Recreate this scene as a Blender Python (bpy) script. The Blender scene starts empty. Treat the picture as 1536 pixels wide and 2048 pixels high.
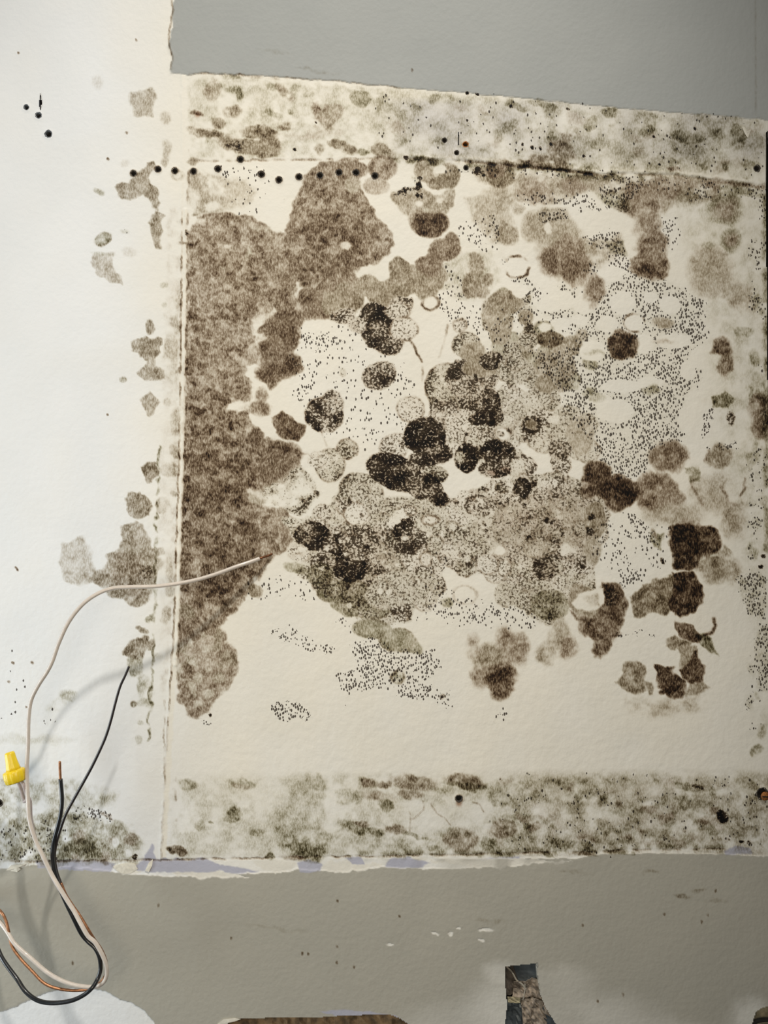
import bpy, bmesh, math, random
import numpy as np
from mathutils import Vector, Matrix

S = 0.0004            # metres per photograph pixel on the wall
D = 0.62              # camera to wall
C = bpy.context.scene.collection
SC = bpy.context.scene

# ---------------------------------------------------------------- camera, light, exposure
cam = bpy.data.cameras.new('camera')
cam.sensor_fit = 'VERTICAL'
cam.sensor_height = 24.0
cam.lens = 24.0 * D / (2048 * S)
cam.clip_start = 0.01
co = bpy.data.objects.new('camera', cam)
co.location = (0, -D, 0)
co.rotation_euler = (math.pi / 2, 0, 0)
C.objects.link(co)
SC.camera = co

w = bpy.data.worlds.new('world')
SC.world = w
w.use_nodes = True
w.node_tree.nodes['Background'].inputs[0].default_value = (0.86, 0.93, 1.0, 1)
w.node_tree.nodes['Background'].inputs[1].default_value = 0.10

def area(name, loc, target, sx, sy, power, col):
    l = bpy.data.lights.new(name, 'AREA')
    l.shape = 'RECTANGLE'
    l.size, l.size_y = sx, sy
    l.energy = power
    l.color = col
    o = bpy.data.objects.new(name, l)
    o.location = loc
    o.rotation_euler = (Vector(target) - Vector(loc)).to_track_quat('-Z', 'Y').to_euler()
    C.objects.link(o)
    return o

area('window_light', (-0.9, -0.32, -0.3), (0.0, 0, -0.05), 0.34, 0.5, 4.9, (0.85, 0.945, 1.0))
area('camera_fill_light', (-0.12, -0.82, 0.02), (-0.12, 0, 0.02), 0.36, 0.36, 2.7, (1.0, 0.87, 0.68))  # unseen warm fill added behind the camera to brighten the middle of the wall
sp = bpy.data.lights.new('ceiling_spot_light', 'SPOT')
sp.energy = 96.0
sp.color = (1.0, 0.965, 0.90)
sp.spot_size = 0.75
sp.spot_blend = 1.0
sp.shadow_soft_size = 0.036
spo = bpy.data.objects.new('ceiling_spot_light', sp)
spo.location = (0.244, -0.80, 1.42)
spo.rotation_euler = (Vector(((400 - 768) * S, 0, (1024 - 1040) * S)) - spo.location).to_track_quat('-Z', 'Y').to_euler()
C.objects.link(spo)

SC.view_settings.view_transform = 'Standard'
SC.view_settings.look = 'None'
SC.view_settings.exposure = -0.10
SC.view_settings.gamma = 1.0
SC.view_settings.use_curve_mapping = False

# ---------------------------------------------------------------- helpers
def P(px, py, h=0.0):
    """Point at height h (metres) off the wall that is seen at photograph pixel px, py."""
    k = (D - h) / D
    return Vector(((px - 768) * S * k, -h, (1024 - py) * S * k))

def tag(o, label=None, cat=None, group=None, kind=None):
    if label: o['label'] = label
    if cat: o['category'] = cat
    if group: o['group'] = group
    if kind: o['kind'] = kind
    return o

def mesh_obj(name, verts, faces, mat, parent=None, smooth=False):
    me = bpy.data.meshes.new(name)
    me.from_pydata([tuple(v) for v in verts], [], faces)
    me.update()
    if smooth:
        me.polygons.foreach_set('use_smooth', [True] * len(me.polygons))
    me.materials.append(mat)
    o = bpy.data.objects.new(name, me)
    C.objects.link(o)
    if parent: o.parent = parent
    return o

def empty(name, loc):
    o = bpy.data.objects.new(name, None)
    o.empty_display_size = 0.01
    o.location = loc
    C.objects.link(o)
    return o

class NT:
    def __init__(s, name):
        s.m = bpy.data.materials.new(name)
        s.m.use_nodes = True
        s.t = s.m.node_tree
        s.b = s.t.nodes['Principled BSDF']
    def n(s, typ, **kw):
        x = s.t.nodes.new(typ)
        for k, v in kw.items(): setattr(x, k, v)
        return x
    def l(s, a, b): s.t.links.new(a, b)
    def put(s, sock, v):
        if hasattr(v, 'is_linked') or isinstance(v, bpy.types.NodeSocket): s.l(v, sock)
        else: sock.default_value = v
    def math(s, op, a, b=0.0, c=0.0, clamp=False):
        x = s.n('ShaderNodeMath', operation=op); x.use_clamp = clamp
        s.put(x.inputs[0], a); s.put(x.inputs[1], b); s.put(x.inputs[2], c)
        return x.outputs[0]
    def mix(s, f, a, b, blend='MIX'):
        x = s.n('ShaderNodeMix', data_type='RGBA', blend_type=blend)
        s.put(x.inputs[0], f); s.put(x.inputs[6], a); s.put(x.inputs[7], b)
        return x.outputs[2]
    def ramp(s, f, lo, hi, a=0.0, b=1.0):
        x = s.n('ShaderNodeMapRange'); x.interpolation_type = 'SMOOTHSTEP'
        s.put(x.inputs[0], f); s.put(x.inputs[1], lo); s.put(x.inputs[2], hi)
        s.put(x.inputs[3], a); s.put(x.inputs[4], b)
        return x.outputs[0]
    def noise(s, vec, scale, detail=2.0, rough=0.5):
        x = s.n('ShaderNodeTexNoise')
        s.put(x.inputs['Vector'], vec)
        x.inputs['Scale'].default_value = scale
        x.inputs['Detail'].default_value = detail
        x.inputs['Roughness'].default_value = rough
        return x.outputs['Fac']
    def mapping(s, vec, rot=(0, 0, 0), scale=(1, 1, 1), loc=(0, 0, 0)):
        x = s.n('ShaderNodeMapping')
        s.put(x.inputs['Vector'], vec)
        x.inputs['Rotation'].default_value = rot
        x.inputs['Scale'].default_value = scale
        x.inputs['Location'].default_value = loc
        return x.outputs[0]

def simple_mat(name, col, rough=0.5, metal=0.0, var=0.0, scale=200.0, bump=0.0, spec=0.5, coat=0.0):
    t = NT(name)
    tc = t.n('ShaderNodeTexCoord').outputs['Object']
    nz = t.noise(tc, scale, 3.0)
    dark = tuple(c * (1 - var) for c in col) + (1,)
    lite = tuple(min(1, c * (1 + var)) for c in col) + (1,)
    t.l(t.mix(t.ramp(nz, 0.3, 0.7), dark, lite), t.b.inputs['Base Color'])
    t.b.inputs['Roughness'].default_value = rough
    t.b.inputs['Metallic'].default_value = metal
    t.b.inputs['Specular IOR Level'].default_value = spec
    t.b.inputs['Coat Weight'].default_value = coat
    if bump:
        bp = t.n('ShaderNodeBump'); bp.inputs['Strength'].default_value = bump
        bp.inputs['Distance'].default_value = 0.0004
        t.l(nz, bp.inputs['Height']); t.l(bp.outputs[0], t.b.inputs['Normal'])
    return t.m

# ---------------------------------------------------------------- wall shading
def wall_material():
    t = NT('painted_drywall')
    tc = t.n('ShaderNodeTexCoord').outputs['Object']
    a1 = t.n('ShaderNodeVertexColor'); a1.layer_name = 'growth'
    a2 = t.n('ShaderNodeVertexColor'); a2.layer_name = 'paint'
    s1 = t.n('ShaderNodeSeparateColor'); t.l(a1.outputs['Color'], s1.inputs[0])
    s2 = t.n('ShaderNodeSeparateColor'); t.l(a2.outputs['Color'], s2.inputs[0])
    brown, grime, lace = s1.outputs[0], s1.outputs[1], s1.outputs[2]
    dots = a1.outputs['Alpha']
    grey, cream, lav = s2.outputs[0], s2.outputs[1], s2.outputs[2]
    rust = a2.outputs['Alpha']
    # fine wispy grain leaning down to the right
    mp = t.mapping(tc, rot=(0, math.radians(24), 0), scale=(1.0, 1.0, 0.42))
    grain = t.noise(mp, 900.0, 2.0, 0.6)
    fine = t.noise(tc, 520.0, 2.0, 0.6)
    mid = t.noise(tc, 120.0, 3.0, 0.6)
    soft = t.noise(tc, 14.0, 3.0, 0.5)
    # base paint
    white = (0.79, 0.80, 0.80, 1)
    crm = (0.79, 0.75, 0.655, 1)
    zz = t.n('ShaderNodeSeparateXYZ'); t.l(tc, zz.inputs[0])
    gry = t.mix(t.ramp(zz.outputs[2], -0.02, 0.02), (0.405, 0.385, 0.325, 1), (0.365, 0.375, 0.36, 1))    # two different greys above and below
    base = t.mix(cream, white, crm)
    base = t.mix(grey, base, gry)
    base = t.mix(lav, base, (0.42, 0.42, 0.50, 1))
    base = t.mix(rust, base, (0.36, 0.17, 0.07, 1))
    base = t.mix(1.0, base, t.mix(t.ramp(soft, 0.3, 0.7), (0.955, 0.96, 0.965, 1), (1, 1, 1, 1)), 'MULTIPLY')
    # mould: optical density per kind
    g1 = t.ramp(grain, 0.30, 0.70, 0.50, 1.50)
    g2 = t.ramp(mid, 0.30, 0.70, 0.78, 1.22)
    odb = t.math('MULTIPLY', t.math('MULTIPLY', brown, g1), g2)
    gg = t.ramp(grain, 0.34, 0.68, 0.52, 1.55)
    odg = t.math('MULTIPLY', t.math('MULTIPLY', grime, gg), g2)
    # lace: granular dark net with pale holes
    lt = t.math('SUBTRACT', 0.645, t.math('MULTIPLY', t.math('MINIMUM', lace, 1.0), 0.235))
    lm = t.ramp(t.math('SUBTRACT', fine, lt), -0.05, 0.06)
    odl = t.math('MULTIPLY', lm, t.math('ADD', t.math('MULTIPLY', lace, 2.1), 0.35))
    odl = t.math('MULTIPLY', odl, t.ramp(lace, 0.0, 0.08))
    # dots: separate specks
    wv = t.mapping(tc, rot=(0, math.radians(22), 0), scale=(1.0, 1.0, 0.58))
    vo = t.n('ShaderNodeTexVoronoi'); vo.voronoi_dimensions = '2D'; vo.feature = 'F1'; vo.inputs['Scale'].default_value = 610.0
    sx = t.n('ShaderNodeSeparateXYZ'); t.l(wv, sx.inputs[0]); cx_ = t.n('ShaderNodeCombineXYZ')
    t.l(sx.outputs[0], cx_.inputs[0]); t.l(sx.outputs[2], cx_.inputs[1]); t.l(cx_.outputs[0], vo.inputs['Vector'])
    sr = t.n('ShaderNodeSeparateColor'); t.l(vo.outputs['Color'], sr.inputs[0])
    on = t.math('LESS_THAN', sr.outputs[0], t.math('MULTIPLY', dots, t.ramp(mid, 0.30, 0.70, 0.45, 1.45)))
    rad = t.math('ADD', 0.19, t.math('MULTIPLY', sr.outputs[1], 0.28))
    dm = t.ramp(t.math('SUBTRACT', vo.outputs['Distance'], rad), -0.05, 0.06, 1.0, 0.0)
    odd = t.math('MULTIPLY', t.math('MULTIPLY', on, dm), 1.9)
    def chan(i, kb, kg, kl, kd):
        sb = t.n('ShaderNodeSeparateColor'); t.l(base, sb.inputs[0])
        od = t.math('MULTIPLY', odb, kb)
        od = t.math('ADD', od, t.math('MULTIPLY', odg, kg))
        od = t.math('ADD', od, t.math('MULTIPLY', odl, kl))
        od = t.math('ADD', od, t.math('MULTIPLY', odd, kd))
        tr = t.math('POWER', 2.71828, t.math('MULTIPLY', od, -1.0))
        return t.math('MULTIPLY', sb.outputs[i], tr)
    cc = t.n('ShaderNodeCombineColor')
    t.l(chan(0, 1.50, 0.90, 1.16, 1.1), cc.inputs[0])
    t.l(chan(1, 1.80, 0.97, 1.28, 1.16), cc.inputs[1])
    t.l(chan(2, 2.16, 1.24, 1.46, 1.2), cc.inputs[2])
    t.l(cc.outputs[0], t.b.inputs['Base Color'])
    t.b.inputs['Roughness'].default_value = 0.75
    t.b.inputs['Specular IOR Level'].default_value = 0.2
    peel = t.noise(tc, 210.0, 2.0, 0.55)
    bp = t.n('ShaderNodeBump'); bp.inputs['Strength'].default_value = 0.6
    bp.inputs['Distance'].default_value = 0.0006
    t.l(peel, bp.inputs['Height']); t.l(bp.outputs[0], t.b.inputs['Normal'])
    return t.m
WALL = wall_material()

# ---------------------------------------------------------------- wall fields on a 2-pixel grid
STEP = 2
X0, X1, Y0, Y1 = -120, 1656, -120, 2168
gx = np.arange(X0, X1 + 1, STEP); gy = np.arange(Y0, Y1 + 1, STEP)
W, Hn = len(gx), len(gy)
PX, PY = np.meshgrid(gx.astype(np.float32), gy.astype(np.float32))
rng = np.random.RandomState(7)

def vnoise(cell, seed):
    r = np.random.RandomState(seed)
    nx, ny = int((X1 - X0) / cell) + 3, int((Y1 - Y0) / cell) + 3
    g = r.rand(ny, nx).astype(np.float32) * 2 - 1
    fx, fy = (PX - X0) / cell, (PY - Y0) / cell
    ix, iy = fx.astype(int), fy.astype(int)
    tx, ty = fx - ix, fy - iy
    tx = tx * tx * (3 - 2 * tx); ty = ty * ty * (3 - 2 * ty)
    return ((g[iy, ix] * (1 - tx) + g[iy, ix + 1] * tx) * (1 - ty)
            + (g[iy + 1, ix] * (1 - tx) + g[iy + 1, ix + 1] * tx) * ty)

n60, n25, n12, n6, n4 = vnoise(60, 1), vnoise(25, 2), vnoise(12, 3), vnoise(6, 4), vnoise(4, 14)
WX = PX + 5 * vnoise(26, 5) + 3.0 * vnoise(11, 6) + 1.6 * vnoise(5, 7)
WY = PY + 5 * vnoise(26, 8) + 3.0 * vnoise(11, 9) + 1.6 * vnoise(5, 10)
VX = PX + 1.5 * vnoise(14, 15) + 1.0 * vnoise(5, 16)      # gentler warp for crisp round colonies
VY = PY + 1.5 * vnoise(14, 17) + 1.0 * vnoise(5, 18)

def cells(cell, seed, warp=(None, None)):
    """distance to the nearest jittered cell centre, gap to the second nearest, and a random value per cell"""
    r = np.random.RandomState(seed)
    nx, ny = int((X1 - X0) / cell) + 5, int((Y1 - Y0) / cell) + 5
    jx, jy, jv = (r.rand(ny, nx).astype(np.float32) for _ in range(3))
    fx, fy = (WX - X0) / cell + 1.5, (WY - Y0) / cell + 1.5
    ix, iy = np.floor(fx).astype(int), np.floor(fy).astype(int)
    d1 = np.full(PX.shape, 9, np.float32); d2 = d1.copy(); val = d1.copy()
    for oy in (-1, 0, 1):
        for ox in (-1, 0, 1):
            a, b = np.clip(iy + oy, 0, ny - 1), np.clip(ix + ox, 0, nx - 1)
            dd = np.hypot(b + jx[a, b] - fx, a + jy[a, b] - fy)
            near = dd < d1
            d2 = np.where(near, d1, np.minimum(d2, dd)); val = np.where(near, jv[a, b], val); d1 = np.where(near, dd, d1)
    return d1 * cell, (d2 - d1) * cell, val

F = {k: np.zeros((Hn, W), np.float32) for k in ('b', 'g', 'l', 'd', 'grey', 'cream', 'lav', 'rust', 'h')}
sstep = lambda x: np.clip(x, 0, 1) ** 2 * (3 - 2 * np.clip(x, 0, 1))

def box(x0, y0, x1, y1, pad):
    i0 = max(0, int((x0 - pad - X0) / STEP)); i1 = min(W, int((x1 + pad - X0) / STEP) + 2)
    j0 = max(0, int((y0 - pad - Y0) / STEP)); j1 = min(Hn, int((y1 + pad - Y0) / STEP) + 2)
    return slice(j0, max(j1, j0)), slice(i0, max(i1, i0))

# how one mark writes the four growth fields: (brown, grime, lace, dots) per unit of strength
KIND = {'b': (1, 0, 0, 0), 'g': (0, 1, 0, 0.0), 'l': (0.22, 0, 1, 0), 'L': (0.42, 0, 1, 0), 'd': (0, 0, 0, 1),
        'm': (0.5, 0.45, 0, 0), 's': (0.14, 0.34, 0.66, 0), 'w': (0, 0, 0, 0), 'k': (0.75, 0, 1.5, 0), 'q': (0, 0.35, 0, 1)}

def write(sl, m, kind, amp, add=False):
    ws = KIND[kind]
    for key, wgt in zip('bgld', ws):
        a = F[key][sl]
        if add:
            a += m * amp * wgt
        elif kind in 'gdqk':
            if wgt: a[...] = np.maximum(a, m * amp * wgt)
        elif kind == 'w':
            a *= 1 - m * amp
        else:
            a[...] = a * (1 - m) + m * amp * wgt

def sd_poly(sl, pts, warp):
    x, y = (PX[sl], PY[sl]) if warp == 0 else ((VX[sl], VY[sl]) if warp == 1 else (WX[sl], WY[sl]))
    ins = np.zeros(x.shape, bool); dd = np.full(x.shape, 1e9, np.float32)
    n = len(pts)
    for i in range(n):
        ax, ay = pts[i]; bx, by = pts[(i + 1) % n]
        if ay != by:
            c = ((ay > y) != (by > y)) & (x < (bx - ax) * (y - ay) / (by - ay) + ax)
            ins ^= c
        ex, ey = bx - ax, by - ay
        tt = np.clip(((x - ax) * ex + (y - ay) * ey) / (ex * ex + ey * ey + 1e-6), 0, 1)
        dd = np.minimum(dd, (x - ax - tt * ex) ** 2 + (y - ay - tt * ey) ** 2)
    dd = np.sqrt(dd)
    return np.where(ins, dd, -dd)

def poly(kind, amp, soft, pts, add=False, warp=2, rough=0.0):
    xs = [p[0] for p in pts]; ys = [p[1] for p in pts]
    sl = box(min(xs), min(ys), max(xs), max(ys), 14 + soft)
    sd = sd_poly(sl, pts, warp)
    m = sstep(sd / soft + 0.5)
    if rough: m = m * np.clip(1 + rough * (n12[sl] + n25[sl] * .7 + .5 * n6[sl]), 0, 2)
    write(sl, m, kind, amp, add)

def disc(kind, x, y, rx, ry=None, amp=0.6, soft=5, ang=0, ring=0.0, add=False, warp=1, rough=0.0):
    ry = ry or rx
    R = max(rx, ry)
    sl = box(x - R, y - R, x + R, y + R, 12 + soft)
    ax, ay = ((PX, PY), (VX, VY), (WX, WY))[warp]
    dx, dy = ax[sl] - x, ay[sl] - y
    c, s = math.cos(math.radians(ang)), math.sin(math.radians(ang))
    u, v = (dx * c + dy * s) / rx, (-dx * s + dy * c) / ry
    r = np.sqrt(u * u + v * v) + 1e-6
    sd = (1 - r) * min(rx, ry)
    m = sstep(sd / soft + 0.5)
    if rough: m = m * np.clip(1 + rough * (n12[sl] + n25[sl] * .7 + .5 * n6[sl]), 0, 2)
    write(sl, m, kind, amp, add)
    if ring:
        rm = np.exp(-((sd - 1.0) / 1.9) ** 2) * np.clip(0.75 + 0.7 * n12[sl], 0.1, 1.3)
        F['b'][sl] = np.maximum(F['b'][sl], rm * ring)

def inside(x, y, pts):
    r = False
    for i in range(len(pts)):
        ax, ay = pts[i]; bx, by = pts[(i + 1) % len(pts)]
        if (ay > y) != (by > y) and x < (bx - ax) * (y - ay) / (by - ay) + ax: r = not r
    return r

def scatter(pts, n, r0, r1, kinds, a0, a1, soft=4, ring=0.0, seed=0, warp=1, add=False, aspect=0.0):
    r = random.Random(seed)
    xs = [p[0] for p in pts]; ys = [p[1] for p in pts]
    k = 0; tries = 0
    while k < n and tries < n * 30:
        tries += 1
        x, y = r.uniform(min(xs), max(xs)), r.uniform(min(ys), max(ys))
        if not inside(x, y, pts): continue
        k += 1
        R = r.uniform(r0, r1)
        disc(r.choice(kinds), x, y, R, R * r.uniform(1 - aspect, 1 + aspect) if aspect else R, r.uniform(a0, a1),
             soft, r.uniform(0, 180), ring * r.uniform(.3, 1) if ring else 0, add, warp)

def line(field, amp, wid, pts, jag=1, broken=0.0, mode='add'):
    xs = [p[0] for p in pts]; ys = [p[1] for p in pts]
    sl = box(min(xs), min(ys), max(xs), max(ys), 8 + wid)
    x, y = ((PX, PY), (VX, VY), (WX, WY))[jag]
    x, y = x[sl], y[sl]
    dd = np.full(x.shape, 1e9, np.float32)
    for (ax, ay), (bx, by) in zip(pts, pts[1:]):
        ex, ey = bx - ax, by - ay
        tt = np.clip(((x - ax) * ex + (y - ay) * ey) / (ex * ex + ey * ey + 1e-6), 0, 1)
        dd = np.minimum(dd, (x - ax - tt * ex) ** 2 + (y - ay - tt * ey) ** 2)
    m = np.exp(-dd / (wid * wid))
    if broken: m = m * np.clip(1 + broken * (n12[sl] * 1.3 + n25[sl]), 0, 1.6)
    if mode == 'add': F[field][sl] += amp * m
    else: F[field][sl] = F[field][sl] * (1 - m) + amp * m

# --- paint layers
def field_poly(field, val, soft, pts, warp=1):
    xs = [p[0] for p in pts]; ys = [p[1] for p in pts]
    sl = box(min(xs), min(ys), max(xs), max(ys), 14 + soft)
    m = sstep(sd_poly(sl, pts, warp) / soft + 0.5)
    F[field][sl] = F[field][sl] * (1 - m) + val * m
    return sl, m

F['cream'][...] = sstep((PX - 130 - 0.02 * PY) / 300) * 0.95 + 0.10 * n60
F['cream'] *= 1 - 0.35 * sstep((PY - 1500) / 200)
UPPER = [(348, -200), (348, 4), (344, 20), (347, 55), (341, 80), (337, 92), (344, 112), (342, 146), (378, 150), (400, 146), (430, 148), (520, 152), (640, 160),
         (800, 175), (1000, 192), (1200, 212), (1400, 229), (1800, 262), (1800, -200)]
LOWER = [(-200, 1732), (30, 1738), (60, 1728), (100, 1732), (200, 1738), (260, 1748), (330, 1752), (420, 1752), (500, 1746), (560, 1744), (600, 1738), (650, 1742), (700, 1738), (780, 1734), (860, 1738),
         (930, 1736), (1000, 1722), (1060, 1716), (1150, 1716), (1200, 1708), (1330, 1706), (1460, 1708), (1500, 1712), (1800, 1712), (1800, 2300), (330, 2300), (310, 2044),
         (285, 2018), (262, 2004), (240, 1998), (212, 1982), (190, 1978), (130, 1976), (105, 1981), (75, 1993), (40, 2008), (18, 2018), (0, 2022), (-200, 2060)]
LAV = [[(70, 1722), (120, 1720), (200, 1722), (232, 1728), (222, 1742), (150, 1740), (75, 1735)],
       [(266, 1735), (285, 1720), (292, 1708), (305, 1688), (309, 1690), (306, 1705), (312, 1718), (330, 1714), (345, 1720), (352, 1714), (375, 1722), (400, 1714), (412, 1718), (440, 1728), (520, 1742),
        (470, 1748), (440, 1740), (430, 1744), (300, 1745), (275, 1742)],
       [(595, 1725), (615, 1718), (645, 1728), (640, 1742), (600, 1745)], [(690, 1716), (722, 1714), (730, 1730), (705, 1728)],
       [(780, 1716), (815, 1714), (860, 1726), (840, 1736), (770, 1734)], [(1448, 1702), (1470, 1692), (1502, 1696), (1505, 1708), (1450, 1710)],
       [(1040, 1712), (960, 1718), (1040, 1716)], [(640, 2022), (680, 2018), (720, 2022), (760, 2024), (790, 2030), (838, 2060), (815, 2060), (785, 2034), (670, 2031)]]
field_poly('grey', 1.0, 2, UPPER)
field_poly('grey', 1.0, 2.5, LOWER)
for q in LAV: field_poly('lav', 0.9, 2.5, q)
# bare torn paper along the edges of the lower paint
for q in [[(225, 1728), (275, 1722), (290, 1740), (270, 1750), (240, 1748)], [(345, 1742), (440, 1742), (500, 1752), (430, 1756), (360, 1754)],
          [(505, 1722), (560, 1722), (595, 1730), (580, 1742), (550, 1746), (515, 1736)], [(645, 1728), (690, 1716), (730, 1728), (770, 1726), (785, 1718), (760, 1732), (700, 1742), (650, 1742)],
          [(812, 1716), (860, 1718), (852, 1726), (815, 1722)], [(860, 1720), (1000, 1716), (1100, 1722), (1150, 1720), (1060, 1730), (960, 1732), (880, 1730)]]:
    field_poly('grey', 0.12, 4, q, 2); field_poly('cream', 0.9, 4, q, 2)
_st = sstep((PX - 640) / 120) * sstep((PY - 1714) / 4) * sstep((1742 - PY) / 6) * np.clip(.62 + .9 * n25 + .5 * n60, 0, 1)
F['grey'] = np.maximum(F['grey'], _st * .8)
# pale worn patches where the lower grey is thin
for x, y, rx, ry, a in [(1010, 2010, 62, 55, .5), (940, 2050, 110, 40, .45), (1160, 2040, 130, 48, .42), (1120, 1960, 60, 26, .25), (1330, 2065, 90, 25, .3), (1500, 2040, 36, 36, .6), (1000, 1940, 30, 18, .4)]:
    sl = box(x - rx, y - ry, x + rx, y + ry, 60)
    r = np.sqrt(((WX[sl] - x) / rx) ** 2 + ((WY[sl] - y) / ry) ** 2)
    m = sstep((1.7 - r) / 1.3) * a * np.clip(.85 + .35 * n60[sl], 0, 1)
    F['grey'][sl] *= 1 - m
    F['cream'][sl] = np.maximum(F['cream'][sl], m)
for x, y, rx, ry in [(975, 1857, 12, 4), (966, 1858, 6, 3), (902, 1864, 6, 3.5), (918, 1861, 5, 3), (872, 1868, 8, 2.5), (958, 1882, 6, 4), (780, 1890, 8, 2)]:
    sl = box(x - rx, y - ry, x + rx, y + ry, 12)
    r = np.sqrt(((WX[sl] - x) / rx) ** 2 + ((WY[sl] - y) / ry) ** 2)
    F['grey'][sl] *= 1 - sstep((1.3 - r) / .6) * .75
grey0 = F['grey'].copy()

# --- relief in pixels towards the room
h = F['h']
h += sstep(grey0 * 1.2) * 1.4
RIDGE = [(375, 150), (376, 300), (372, 420), (372, 520), (370, 700), (367, 900), (362, 1050), (358, 1200), (352, 1330), (344, 1450), (338, 1560), (330, 1720)]
def linef(amp, wid, pts, jag=1, broken=0.0): line('h', amp, wid, pts, jag, broken)
linef(2.2, 3.4, [(x - 1, y) for x, y in RIDGE if 420 <= y <= 1400], 1, .15)
linef(0.9, 3.0, [(x - 10, y) for x, y in RIDGE], 1, .4)
for pts, a in [(UPPER[1:8], 1.2)]: linef(a, 3, pts)
LEDGE = [(380, 322), (480, 321), (640, 318), (760, 316), (815, 318), (940, 324), (1060, 334), (1190, 348), (1340, 350), (1430, 362), (1528, 372)]
LOWL = [(-120, 1724), (150, 1722), (270, 1720), (400, 1718), (700, 1713), (900, 1710), (1100, 1705), (1300, 1700), (1450, 1698)]
linef(-1.5, 1.6, LEDGE[4:], 1, .6); linef(1.0, 3, [(x, y - 6) for x, y in LEDGE[4:]], 1, .3); linef(-.5, 1.6, LEDGE[:5], 1, .9)
linef(-1.2, 1.5, LOWL, 1, .5)

# ================================================================ mould growth (photograph pixels)
# --- left board: isolated grey brown stains
poly('m', .42, 7, [(264, 182), (308, 178), (316, 195), (306, 210), (308, 234), (290, 232), (268, 234), (262, 205)], rough=.3)
disc('m', 195, 165, 11, 13, .12, 9); disc('m', 331, 236, 10, 13, .26, 7)
disc('m', 332, 300, 9, 20, .30, 8, warp=2, rough=.4); disc('m', 330, 325, 7, 8, .35, 5, warp=2)
disc('m', 248, 330, 10, 6, .12, 6, warp=2); disc('m', 355, 350, 14, 12, .25, 5); disc('w', 355, 350, 8, 8, .8, 4)
poly('m', .62, 4, [(286, 335), (292, 325), (308, 323), (314, 334), (300, 340), (294, 352), (296, 368), (312, 372), (322, 388), (322, 404), (314, 418), (304, 408), (290, 398), (280, 390), (254, 397), (236, 391), (232, 374), (248, 368), (262, 362)], rough=.3)
disc('m', 306, 388, 12, 16, .85, 7, -25, warp=2)
poly('m', .58, 4, [(310, 418), (328, 428), (320, 440), (328, 465), (322, 495), (310, 492), (302, 470), (297, 448), (304, 436)], rough=.3)
disc('g', 206, 478, 18, 12, .95, 3, -32, rough=.4, ring=.25); disc('g', 199, 383, 11, 5, .55, 4, 25); disc('q', 250, 463, 9, 4, .7, 4, 15)
poly('m', .38, 4, [(185, 510), (226, 508), (228, 530), (242, 572), (220, 562), (194, 552)], rough=.3); disc('g', 206, 508, 20, 4, .4, 3, 6)
disc('m', 260, 505, 16, 10, .12, 8, warp=2); disc('g', 328, 570, 8, 6, .35, 5); disc('g', 330, 610, 5, 6, .3, 4)
disc('m', 303, 652, 9, 13, .75, 4, warp=2)
poly('m', .62, 3, [(264, 702), (266, 680), (282, 670), (296, 668), (320, 682), (318, 704), (312, 722), (316, 735), (332, 742), (330, 760), (310, 762), (296, 766), (282, 757), (276, 748), (292, 735), (293, 722), (280, 712)], rough=.35)
disc('m', 340, 690, 14, 26, .3, 8, rough=.6, warp=2); disc('m', 345, 745, 14, 22, .28, 8, rough=.6, warp=2); disc('g', 246, 759, 7, 6, .55, 3, ring=.2)
poly('m', .55, 3, [(283, 800), (296, 784), (305, 795), (314, 800), (312, 815), (304, 830), (296, 828), (288, 820)], rough=.2)
disc('m', 334, 805, 8, 8, .35, 4); disc('m', 350, 840, 10, 25, .42, 5, warp=2); disc('m', 350, 650, 9, 22, .38, 5, warp=2); disc('m', 352, 600, 8, 20, .22, 5, warp=2)
poly('m', .95, 4, [(284, 934), (296, 922), (312, 922), (316, 945), (305, 962), (295, 966), (288, 950)], rough=.3)
disc('m', 335, 938, 18, 13, .42, 5, warp=2, rough=.4); disc('m', 350, 905, 8, 16, .45, 4, warp=2); disc('m', 345, 990, 8, 8, .5, 4, warp=2)
poly('m', .72, 3, [(252, 996), (258, 983), (278, 984), (294, 994), (306, 1015), (300, 1034), (280, 1042), (262, 1038), (252, 1018)], rough=.3)
disc('m', 325, 1008, 13, 16, .4, 5, warp=2, rough=.4)
poly('m', .30, 8, [(122, 1092), (142, 1076), (164, 1074), (178, 1100), (188, 1124), (198, 1140), (190, 1160), (160, 1172), (132, 1166), (118, 1140)], rough=.3)
poly('m', .66, 5, [(246, 1050), (270, 1044), (290, 1056), (300, 1080), (302, 1098), (326, 1092), (330, 1106), (312, 1118), (314, 1150), (304, 1178), (296, 1198), (272, 1212), (240, 1198), (218, 1190), (206, 1174), (190, 1166), (192, 1140), (210, 1136), (214, 1108), (236, 1100), (240, 1072)], rough=.3)
poly('b', .25, 10, [(228, 1110), (280, 1110), (292, 1190), (250, 1190), (224, 1160)], add=True)
disc('k', 292, 1146, 14, 17, .26, 14, 35, add=True); disc('m', 312, 1130, 14, 12, .5, 8, warp=2)
disc('w', 197, 1118, 12, 18, .9, 7); disc('w', 305, 1066, 12, 16, .6, 6, warp=2)
disc('m', 336, 1180, 10, 14, .4, 4, warp=2); disc('m', 332, 1228, 11, 17, .42, 5, warp=2); disc('m', 340, 1140, 8, 30, .25, 6, warp=2)
disc('g', 295, 1240, 5, 6, .9, 3); disc('m', 286, 1260, 8, 6, .85, 3, 30, warp=2); disc('m', 300, 1285, 9, 10, .6, 4, warp=2)
poly('m', .82, 4, [(244, 1304), (260, 1284), (276, 1280), (292, 1268), (294, 1284), (288, 1308), (276, 1318), (250, 1312)], rough=.4)
poly('g', .62, 6, [(256, 1312), (284, 1308), (288, 1340), (282, 1352), (264, 1352), (256, 1330)], rough=.3)
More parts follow.
